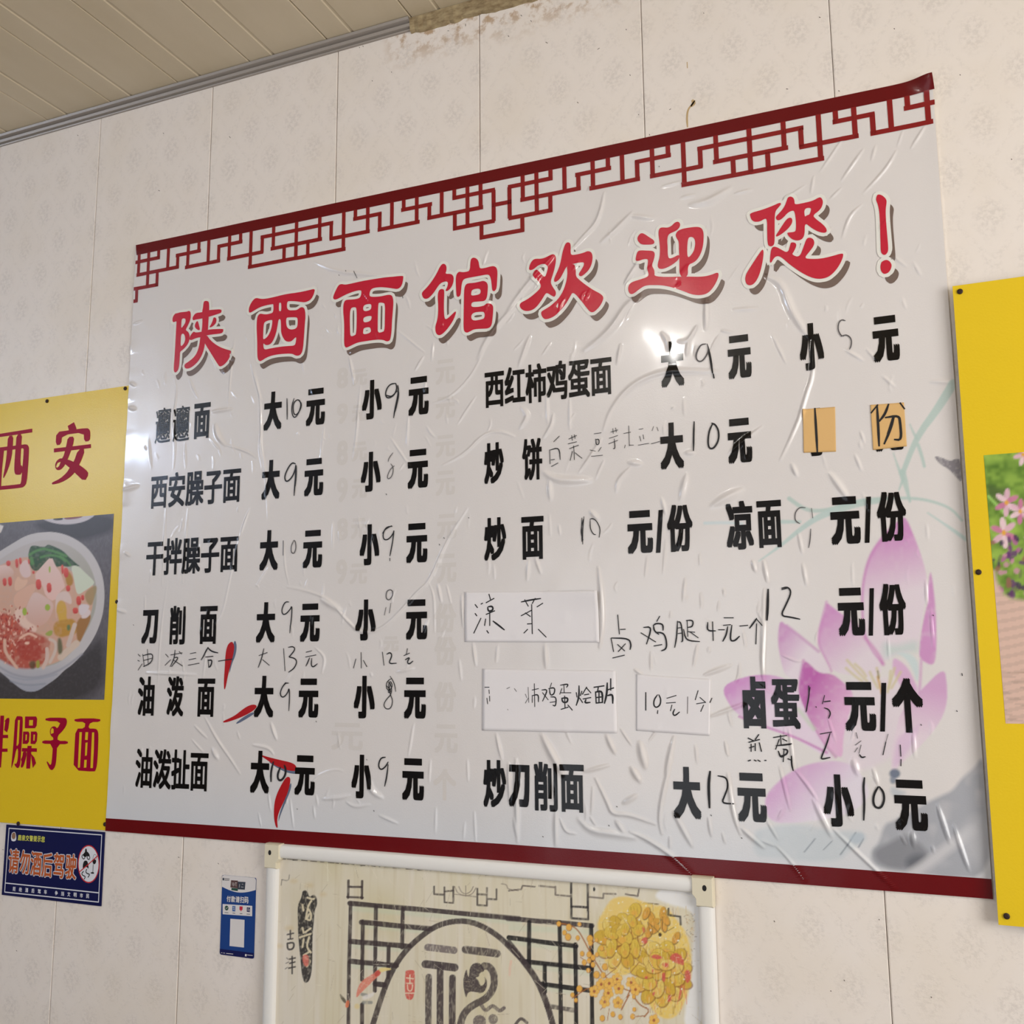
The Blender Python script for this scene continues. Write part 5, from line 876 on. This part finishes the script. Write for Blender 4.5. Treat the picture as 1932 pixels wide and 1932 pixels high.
spoly('N2', '465,235 612,245 610,410 450,390', m_cdev, PCd, y2, 'device_picture', 0); spoly('N2', '612,265 775,275 760,440 605,430', m_cdev2, PCd, y2, 'device_picture', 0); spoly('N2', '475,400 610,412 608,470 470,448', m_green, PCd, y2 - .0002, 'device_picture', 0); sstroke('N2', '490,285 500,350;515,285 518,360;540,300 545,350;570,290 575,365;550,290 590,292', .0009, m_cwhite, PCd, y2 - .0003, 'device_marks'); sstroke('N2', '700,320 725,322;680,380 730,384;640,390 650,320', .0009, m_cwhite, PCd, y2 - .0003, 'device_marks')
spoly('N2', '285,185 318,187 318,240 283,236', m_cdev2, PCd, y2, 'small_logo', 0); sstroke('N2', '328,202 350,203;355,203 378,205;383,205 404,207;408,207 430,209;330,232 425,238', .0012, m_signk, PCd, y2, 'small_logo_lines')
sstroke('N2', '255,1790 275,1792;300,1795 330,1800;365,1805 505,1818;815,1838 925,1850', .0013, m_cwhite, PCd, y2, 'footer_lines'); spoly('N2', '765,1818 800,1820 798,1870 762,1866', m_cwhite, PCd, y2, 'footer_logo', 0)

# ------------------------------------------------------------------ framed picture board below the menu
YB, RD = -.008, .021
ot = wall([(501, 1596), (1343, 1653)], -RD); bx0, bx1 = ot[0, 0], ot[1, 0]; bz1 = ot[:, 1].mean(); bz0 = bz1 - .56
FB = root('picture_board', 'old white framed picture board with black window lattice and worn yellow peonies', 'picture', ((bx0 + bx1) / 2, 0, bz0))
RW = .031
gx, gz, gf, _, _ = grid(bx0 + .012, bx1 - .012, bz0 + .012, bz1 - .012, .0016)
w = Print(gx, gz, YB, (199, 192, 172), .72)
n1_, n2_, n3_ = vnoise(gx * 3, gz * .25, .05, 31), vnoise(gx, gz, .12, 32), vnoise(gx * 6, gz * .35, .03, 33)
sm_ = lambda v, a, b_: np.clip((v - a) / (b_ - a), 0, 1)[:, None]
w.rgb = w.rgb * (1 - .5 * sm_(n2_, .45, .8)) + w.c((186, 176, 136)) * .5 * sm_(n2_, .45, .8)
w.rgb = w.rgb * (1 - .35 * sm_(n1_, .5, .9)) + w.c((210, 204, 196)) * .35 * sm_(n1_, .5, .9)
w.rgb = w.rgb * (1 - .3 * sm_(n3_, .55, .95)) + w.c((178, 164, 132)) * .3 * sm_(n3_, .55, .95)
e = np.clip((1.02 - (gx - bx0) / .16), 0, 1)[:, None] * .6; w.rgb = w.rgb * (1 - e) + w.c((198, 192, 186)) * e
w.poly('W4', '1700,60 1300,60 1150,190 1330,280 1600,340 1640,520 1600,900 1600,1150 1540,1400 1500,1700 1760,1700 1730,300', (222, 221, 212), 6, .95)
for x, y, r in ((900, 780, 70), (1150, 940, 60), (620, 700, 60), (540, 1560, 80), (350, 1880, 60)): w.ell('W1', x, y, r, r * .6, (188, 168, 124), 8, .5)
for s in ('1235,280 1240,700', '1740,350 1745,520', '860,870 850,960'): w.line('W1', s, 14, (216, 208, 190), 1.2, .7)
rr = np.random.default_rng(8)
for i in range(46): w.line('J', [(140 + i * 38 + rr.uniform(-20, 20), 722 + i * 2.9 + rr.uniform(-4, 6)), (146 + i * 38 + rr.uniform(0, 24), 724 + i * 2.9)], rr.uniform(5, 12), (40, 36, 34), 1, .85)
INK = (58, 48, 50); GR = (176, 192, 172)
# soft green print shadows beside the lattice bars
for s in ('720,1090 1930,1190', '800,1215 1250,1255', '720,1360 1100,1390', '720,1505 1020,1530'): w.line('J', s, 40, GR, 6, .35)
for s in ('0,1330 460,1385', '170,1510 590,1560', '280,1670 480,1700', '20,1230 590,1260'): w.line('K', s, 44, GR, 6, .35)
w.line('W1', '1618,690 1610,1000;1868,700 1862,1015', 45, INK, 1, .9, tex=.225); w.line('W1', '1620,802 1860,808;1596,988 1880,1002', 39, INK, 1, .9, tex=.4)
w.line('J', '695,1052 1300,1105 1930,1165', 36, INK, 1, .95, tex=.22, smooth=0); w.line('J', '702,1050 690,1500 680,2400', 27, INK, 1, .95, tex=.22, smooth=0); w.line('J', '886,1075 878,1690;1082,1092 1076,1375;790,1185 785,1610;978,1370 975,1590;785,1790 780,2400', 29, INK, 1, .95, tex=.22)
w.line('J', '780,1190 1280,1238;700,1330 1130,1366;700,1475 1035,1506;880,1640 945,1646', 38, INK, 1, .95, tex=.22)
w.line('K', '-10,1163 300,1188 606,1216', 36, INK, 1, .95, tex=.225, smooth=0); w.line('K', '600,1215 605,1600 610,2300;370,1190 376,1500 382,2300;148,1190 148,1512;485,1352 490,1800 494,2300;262,1510 262,1700', 31, (24, 20, 22), 1, .97, tex=.08, smooth=0)
w.line('K', '0,1302 490,1365;110,1475 605,1528;215,1636 600,1690', 35, (24, 20, 22), 1, .97, tex=.08, smooth=0); w.line('K', '275,1800 480,1832', 34, INK, 1, .8, tex=.6)
w.line('J', '850,1980 930,1720 1000,1545 1110,1382 1280,1240 1400,1190 1530,1178 1650,1210 1780,1290 1880,1390 1968,1480', 40, INK, 1, .93, tex=.22); w.line('K', '0,1340 110,1480 200,1600 270,1760 322,1935 350,2100', 44, INK, 1, .95, tex=.2)
BK = (62, 52, 56)
w.line('W3', '240,312 450,330 670,360', 120, (96, 86, 90), 1, .85, tex=.6, tsc=2); w.line('W3', '865,345 1100,375 1380,415', 130, BK, 1, .9, tex=.45, tsc=2); w.line('W3', '200,590 450,615 680,645', 132, BK, 1, .95, tex=.25, tsc=2)
w.line('W3', '445,650 440,1200 440,2300', 112, BK, 1, .95, tex=.35, tsc=2, smooth=0); w.line('W3', '255,800 248,1200 243,2300', 106, BK, 1, .9, tex=.4, tsc=2, smooth=0); w.line('W3', '648,815 642,1200 640,2300', 112, BK, 1, .95, tex=.3, tsc=2, smooth=0)
w.poly('W3', '885,660 850,740 825,850 828,960 845,1060 875,1155 900,1065 950,1040 1040,1050 1120,1078 1190,1030 1225,930 1215,850 1170,790 1195,850 1170,930 1110,950 1085,880 1070,850 1020,810 1085,800 1090,750 1130,715 1180,710 1150,620 1090,570 1030,565 960,600 925,690 920,820 895,760', BK, 1, .95, tex=.25, tsc=2)
w.line('W3', '1170,620 1250,620 1330,730 1345,900 1300,1050 1190,1170 1010,1255 880,1350 800,1480 760,1700', 118, BK, 1, .9, tex=.4, tsc=2); w.line('W3', '1120,1260 1195,1375 1290,1280 1340,1290 1430,1375 1500,1315', 60, (92, 82, 82), 1, .9, tex=.4, tsc=2)
w.ell('W3', 1095, 1540, 110, 110, (96, 86, 86), 1, .9, tex=.4, tsc=2); w.ell('W3', 1320, 1500, 80, 86, (100, 92, 90), 1, .85, tex=.4, tsc=2); w.line('W3', '1690,1590 1780,1470 1880,1560', 50, (70, 60, 62), 1, .9, tex=.3)
w.poly('W2', '1200,980 1230,950 1350,950 1380,980 1378,1350 1340,1480 1280,1500 1195,1450', (192, 84, 74), 1, .95, tex=.3, tsc=2); w.line('W2', '1225,1092 1355,1110;1288,1040 1288,1190;1230,1192 1335,1190;1245,1215 1245,1300 1285,1340 1330,1310 1335,1215;1205,1370 1370,1370', 18, (212, 200, 176), 1, .95)
w.line('W3', '1620,540 1600,640 1590,770', 40, (222, 166, 146), 2, .5, tex=.5)
w.poly('W2', '300,1480 330,1280 420,1130 600,1030 720,930 770,960 750,1040 640,1120 520,1250 400,1360', (204, 122, 104), 1.5, .92, tex=.45, tsc=2); w.poly('W2', '640,1010 720,930 770,960 740,1040 660,1080', (176, 60, 52), 1.5, .8); w.poly('W2', '700,920 850,895 985,935 820,970 760,1000', (214, 194, 130), 1.2, .9); w.poly('W2', '0,1370 60,1420 130,1500 120,1570 40,1500', (80, 74, 60), 1.5, .9, tex=.3); w.poly('W2', '130,1500 190,1500 170,1640 100,1630', (208, 112, 74), 1.5, .9, tex=.3); w.line('W2', '420,1390 500,1410;440,1540 580,1540', 60, (108, 112, 112), 2, .7, tex=.6); w.ell('W2', 325, 1610, 50, 50, (206, 186, 120), 3, .6); w.poly('W2', '420,1420 560,1380 660,1340 600,1450 430,1500', (212, 208, 206), 3, .7)
w.poly('W1', '780,870 870,870 900,1000 980,940 1040,990 1050,1130 1000,1230 990,1400 960,1700 960,2300 900,2550 780,2550 730,2000 700,1700 695,1400 690,1150 740,1040 770,960', (44, 42, 42), 1.2, .97, tex=.42, tsc=2.2, lean=(1, .6))
for s in ('870,1000 960,1030 990,1020;940,1060 880,1150 840,1390;890,1210 940,1290 930,1420 870,1400;780,1130 795,1235;900,1300 860,1380;830,1630 930,1560;730,1725 930,1660;800,1760 780,1900;780,1550 800,1640;900,1720 850,1900 930,2000;800,2050 920,1980;820,2100 940,2150 860,2260',): w.line('W1', s, 34, (204, 194, 166), 1, .9)
w.poly('J', '345,1425 400,1428 398,1510 360,1515', (200, 112, 100), 2, .9, tex=.3); w.line('J', '365,1510 360,1590;400,1450 400,1540;385,1520 380,1600', 12, (70, 66, 64), 2, .6, tex=.5)
w.line('J', '240,1280 285,1270;262,1250 262,1312;245,1315 280,1310', 11, (72, 68, 68), 1, .95); w.line('J', '240,1345 290,1335 285,1385 242,1392 240,1345', 13, (58, 54, 54), 1, .95); w.line('J', '275,1440 275,1565;255,1460 298,1450;258,1490 295,1480;250,1525 298,1515', 11, (58, 54, 54), 1, .95); w.line('J', '235,1450 245,1460;230,1490 250,1480;225,1530 240,1520', 7, (90, 86, 84), 1, .8)
w.line('J', '200,880 250,890 255,845;200,880 195,920;160,940 158,1005', 6, (96, 90, 86), 1, .8, tex=.3)
w.line('J', '1310,930 1310,985 1385,990 1385,1045 1450,1050 1450,930;1385,965 1450,960;1385,935 1385,985;1625,945 1625,1065 1695,1070 1695,940;1625,985 1695,990;1700,1020 1765,1025 1765,950', 13, (70, 62, 58), 1, .9, tex=.45, smooth=0); w.line('J', '1460,930 1480,980 1540,1000 1590,985 1615,940;1490,930 1510,975 1545,985 1580,965 1595,930;1540,925 1540,1000;1450,985 1620,1005;1800,910 1840,915 1845,950 1925,960', 7, (120, 108, 96), 1, .8, tex=.4)
w.line('K', '455,890 455,1160 578,1170 575,900;455,1075 575,1082', 17, (44, 38, 40), 1, .95, tex=.35, smooth=0); w.line('K', '0,960 90,950 100,925 190,930;340,930 340,990 450,1000;580,1005 690,1015 690,980 780,985;850,985 940,1000 950,940;590,900 650,905;330,935 220,925;950,1050 1090,1060', 12, (84, 72, 68), 1, .85, tex=.5, smooth=0); w.poly('K', '850,920 950,925 950,942 850,935', (40, 36, 36), 1, .9, tex=.3); w.ell('K', 622, 950, 8, 16, (30, 28, 28), 1)
# peonies and plum blossom
YE, OR = (206, 176, 78), (206, 146, 64)
w.poly('W4', '520,480 620,330 700,200 900,190 1100,270 1320,300 1400,420 1560,620 1600,900 1600,1100 1540,1350 1450,1550 1300,1600 1150,1500 1060,1300 950,1050 800,1100 650,1050 600,900 640,700 540,600', (210, 182, 92), 5, .93, tex=.35, tsc=3)
w.poly('W4', '600,330 700,200 900,190 1000,280 860,300 700,420 560,480', (208, 182, 110), 4, .8, tex=.6, tsc=2)
rr = np.random.default_rng(14)
def petal(cx, cy, rx, ry, rot, cc, edge=(132, 84, 34)):
    w.ell('W4', cx + 5, cy + 6, rx * 1.12, ry * 1.1, edge, 1.4, .75, rot=rot); w.ell('W4', cx, cy, rx, ry, cc, 1.6, .97, rot=rot, tex=.22, tsc=2); w.line('W4', [(cx - rx * .2, cy - ry * .5), (cx, cy + ry * .1), (cx + rx * .1, cy + ry * .7)], 6, edge, 1.2, .4); w.line('W4', [(cx + rx * .45, cy - ry * .4), (cx + rx * .4, cy + ry * .4)], 5, edge, 1.2, .35); w.ell('W4', cx + rx * .3 * math.cos(rot + 1.5), cy + ry * .35, rx * .5, ry * .4, OR, 5, .55, rot=rot)
for cx, cy, rings in ((800, 620, ((210, 9), (120, 7), (40, 4))), (1250, 980, ((270, 11), (170, 9), (70, 6)))):
    for r, n in rings:
        for i in range(n):
            a = i * 2 * math.pi / n + r; petal(cx + r * math.cos(a), cy + r * 1.05 * math.sin(a) + (80 if r > 150 else 0), rr.uniform(60, 88), rr.uniform(80, 115), a + 1.57, [(200, 172, 72), (190, 158, 56), (206, 182, 98)][i % 3])
for x, y, rx, ry, ro in ((950, 350, 70, 90, .3), (920, 470, 50, 80, -.4), (840, 560, 46, 74, .3), (1000, 570, 60, 70, .6), (700, 640, 60, 40, .3), (840, 800, 52, 88, .1), (960, 780, 50, 110, -.1), (690, 780, 50, 110, .3)): petal(x, y, rx, ry, ro, (198, 170, 66))
for x, y, ro in ((1140, 430, -.3), (1170, 480, 1.2), (1180, 560, .9), (1280, 520, -.2), (1270, 380, .1), (1110, 590, .2), (1300, 450, -.5), (1420, 660, .4), (1080, 380, .4)): petal(x, y, 38, 74, ro, (196, 148, 60), (90, 62, 34))
for s in ('1120,500 1190,560 1240,620', '1100,480 1140,640', '1270,420 1260,560 1290,600', '1330,580 1400,540'): w.line('W4', s, 8, (96, 66, 40), 1, .8)
for s in ('1340,880 1420,820 1500,880 1520,980 1450,960 1380,930', '1120,880 1190,840 1290,890 1200,910', '1250,950 1330,940 1340,1000 1280,990', '1510,1050 1570,1010 1600,1120 1540,1200', '1480,1180 1500,1200 1470,1360 1440,1380', '1010,690 1080,640 1110,700 1060,740', '1030,520 1070,560 1050,620', '1260,1060 1300,1050 1300,1170 1260,1150', '1140,1290 1190,1270 1170,1330', '1330,1320 1370,1310 1360,1390 1320,1390', '1060,1100 1110,1100 1080,1140', '1140,1040 1170,1000 1160,1070'): w.poly('W4', s, (188, 70, 74), 2, .88, tex=.35, tsc=2)
for i in range(70): w.line('W4', [(x := rr.uniform(1080, 1580), y := rr.uniform(820, 1500)), (x + rr.uniform(-14, 14), y + rr.uniform(40, 110))], rr.uniform(4, 9), [(226, 210, 150), (150, 96, 50), (204, 96, 84)][i % 3], 1.2, .6)
for i in range(40): w.ell('W4', rr.uniform(560, 1560), rr.uniform(220, 1450), rr.uniform(5, 12), rr.uniform(5, 12), (236, 228, 196), 1, .85)
for i in range(60): w.line('W4', [(x := rr.uniform(1500, 1640), y := rr.uniform(380, 1000)), (x + rr.uniform(-20, 26), y + rr.uniform(-14, 30))], 5, [(150, 120, 70), (96, 84, 74), (196, 160, 90)][i % 3], 1, .7)
BR = (150, 92, 40)
for s, k in (('60,490 200,510 300,560 380,700 460,860 520,960 600,1090 700,1180 800,1230 900,1270 1030,1280', 15), ('440,800 470,720 510,690', 10), ('330,880 400,930', 9), ('240,1350 330,1290 400,1240 480,1230 560,1180', 11), ('860,1340 880,1300 900,1250;800,1480 850,1380 890,1310', 15), ('940,1330 1010,1430 1130,1480 1060,1560', 16), ('920,1560 1060,1550', 12), ('560,1480 620,1420 640,1330', 8), ('640,1600 660,1470', 8), ('620,1100 680,1050 740,1010', 9), ('1000,940 940,1010 900,1060', 9)): w.line('W4', s, k, BR, 1, .9)
for x, y, r in ((85, 500, 26), (200, 540, 34), (320, 505, 22), (150, 600, 26), (190, 650, 34), (300, 660, 24), (440, 670, 36), (515, 685, 20), (445, 720, 28), (350, 840, 26), (430, 850, 30), (520, 850, 24), (475, 885, 28), (430, 920, 26), (375, 940, 28), (475, 965, 26), (610, 990, 34), (575, 780, 26), (515, 1080, 36), (590, 1085, 30), (420, 1030, 24), (240, 1310, 24), (280, 1370, 22), (320, 1240, 34), (785, 1560, 26), (580, 1575, 30), (925, 1555, 28), (945, 1475, 22), (940, 1330, 22), (700, 1530, 28)): w.ell('W4', x + 3, y + 3, r * 1.1, r * 1.3, BR, 1, .8); w.ell('W4', x, y, r * .9, r * 1.12, (208, 160, 72), 1.2, .97)
for x, y in ((490, 1270), (570, 1190), (650, 1290), (750, 1130), (770, 1240), (910, 1170), (610, 1390), (760, 1400), (660, 1180), (960, 1250), (1170, 1600)):
    for a in range(5): an = a * 1.257 + x; w.ell('W4', x + 36 * math.cos(an), y + 42 * math.sin(an), 30, 34, (176, 116, 52), 1, .6); w.ell('W4', x + 34 * math.cos(an), y + 40 * math.sin(an), 26, 30, (212, 170, 82), 1.2, .97)
    w.ell('W4', x, y, 16, 18, (150, 70, 40), 1.5, .9)
for i in range(150): w.line('W4', [(x := rr.uniform(540, 1560), y := rr.uniform(260, 1500)), (x + rr.uniform(-10, 10), y + rr.uniform(30, 120))], rr.uniform(3, 7), [(222, 206, 150), (140, 96, 44), (212, 190, 110), (178, 144, 58)][i % 4], 1.1, .5)
w.line('W4', '1335,330 1335,400 1470,420 1475,510', 24, (44, 40, 42), 1, .9, tex=.25, smooth=0); w.ell('W4', 1240, 625, 20, 22, (70, 52, 34), 1.2)
# fine scratches across everything
for i in range(420):
    x, y, a, L = rr.uniform(520, 1330), rr.uniform(1625, 1990), rr.choice([1.45, 1.6, .9, 2.2, .15]) + rr.normal(0, .15), rr.uniform(4, 30); w.line('X', [(x, y), (x + L * math.cos(a), y + L * math.sin(a))], rr.uniform(.3, .9), [(214, 206, 188), (206, 198, 178), (150, 138, 116)][i % 3], 1.0, .6)
mk('picture_panel', np.stack([gx, np.full(len(gx), YB), gz], 1), gf, mat('worn picture print', rough=.4, spec=.4, attr='print'), FB, rgb=w.rgb)
def rail(name, a, b_, inward):            # half-round painted rail from a to b, lying towards 'inward'
    a, b_, inward = np.array(a), np.array(b_), np.array(inward); V, F = [], []; ts = np.linspace(0, math.pi, 9)
    for p in (a, b_):
        for t in ts:
            u = (1 - math.cos(t)) / 2 * RW; d = .004 + (RD - .004) * math.sin(t) ** .32
            V.append((p[0] + inward[0] * u, -d if 0 < t < math.pi - 1e-6 else -.001, p[1] + inward[1] * u))
    for i in range(8): F.append([i, i + 1, i + 10, i + 9])
    V += V[:18]; F += [list(range(18, 27)), list(range(27, 36))[::-1]]
    return mk(name, V, F, m_white_al, FB, smooth=True)
cw = .036
rail('top_rail', (bx0 + cw, bz1), (bx1 - cw, bz1), (0, -1)); rail('bottom_rail', (bx0 + cw, bz0), (bx1 - cw, bz0), (0, 1)); rail('side_rail', (bx0, bz0 + cw), (bx0, bz1 - cw), (1, 0)); rail('side_rail', (bx1, bz0 + cw), (bx1, bz1 - cw), (-1, 0))
for sx, sz, cx, cz in ((1, -1, bx0, bz1), (-1, -1, bx1, bz1), (1, 1, bx0, bz0), (-1, 1, bx1, bz0)):
    L_ = [(0, 0), (.042, 0), (.042, RW + .003), (RW + .010, RW + .003), (RW + .003, RW + .012), (RW + .003, .056), (0, .056)]
    P = np.array([(cx - sx * .0015 + sx * u, cz - sz * .0015 + sz * v) for u, v in L_]); k = len(P); r_ = np.array([cx + sx * .018, cz + sz * .02])
    V = [(p[0], y_, p[1]) for y_, s_ in ((-.001, 1), (-RD + .003, 1), (-RD - .003, .9)) for p in (r_ + (P - r_) * s_)]
    F = [[l_ * k + i, l_ * k + (i + 1) % k, l_ * k + k + (i + 1) % k, l_ * k + k + i] for l_ in (0, 1) for i in range(k)] + [list(range(2 * k, 3 * k))]
    cap = mk('corner_cap', V, F, m_cap, FB)
    t = np.linspace(0, 2 * math.pi, 10, endpoint=False); q_ = np.array([cx + sx * .0145, cz + sz * .018])
    mk('screw', [(q_[0] + .0042 * math.cos(a), -RD - .0034, q_[1] + .0058 * math.sin(a)) for a in t] + [(q_[0], -RD - .0036, q_[1])], [[i, (i + 1) % 10, 10] for i in range(10)], m_dark, cap)

# ------------------------------------------------------------------ ceiling lamp behind the viewer, mirrored as the hot spot on the menu
me_ = bpy.data.materials.new('lit bulb'); m2_ = bpy.data.materials.new('lit cool bulb')
for k_, cl, st in ((me_, (1, .97, .93, 1), 310), (m2_, (.58, .72, 1, 1), 46)):
    k_.use_nodes = True; bn = k_.node_tree.nodes['Principled BSDF']; bn.inputs['Emission Color'].default_value = cl; bn.inputs['Emission Strength'].default_value = st
for lx, ly, lab, mt, rad, drop in ((1.058, -2.61, 'round ceiling lamp behind the viewer, warm white', me_, .036, .049), (-2.40, -2.70, 'round pendant lamp by the left wall, cool white', m2_, .11, .12)):
    lamp = root('ceiling_lamp', lab, 'lamp', (lx, ly, CZ), 'ceiling lamps')
    t = np.linspace(0, 2 * math.pi, 20, endpoint=False); V, F = [], []
    for r, z in ((.05, 0), (.05, -.025), (.02, -.03), (.02, -.05)): V += [(lx + r * math.cos(a), ly + r * math.sin(a), CZ + z) for a in t]
    for l_ in range(3): F += [[l_ * 20 + i, l_ * 20 + (i + 1) % 20, l_ * 20 + 20 + (i + 1) % 20, l_ * 20 + 20 + i] for i in range(20)]
    mk('lamp_base', V, F, m_cwhite, lamp)
    if drop > .1: mk('cord', *box(lx - .004, lx + .004, ly - .004, ly + .004, CZ - drop, CZ - .05), m_dark, lamp)
    bm = bmesh.new(); bmesh.ops.create_uvsphere(bm, u_segments=20, v_segments=12, radius=rad); bm.verts.index_update()
    mk('bulb', [(lx + v.co.x, ly + v.co.y, CZ - drop - rad + v.co.z * 1.15) for v in bm.verts], [[v.index for v in f.verts] for f in bm.faces], mt, lamp, smooth=True); bm.free()
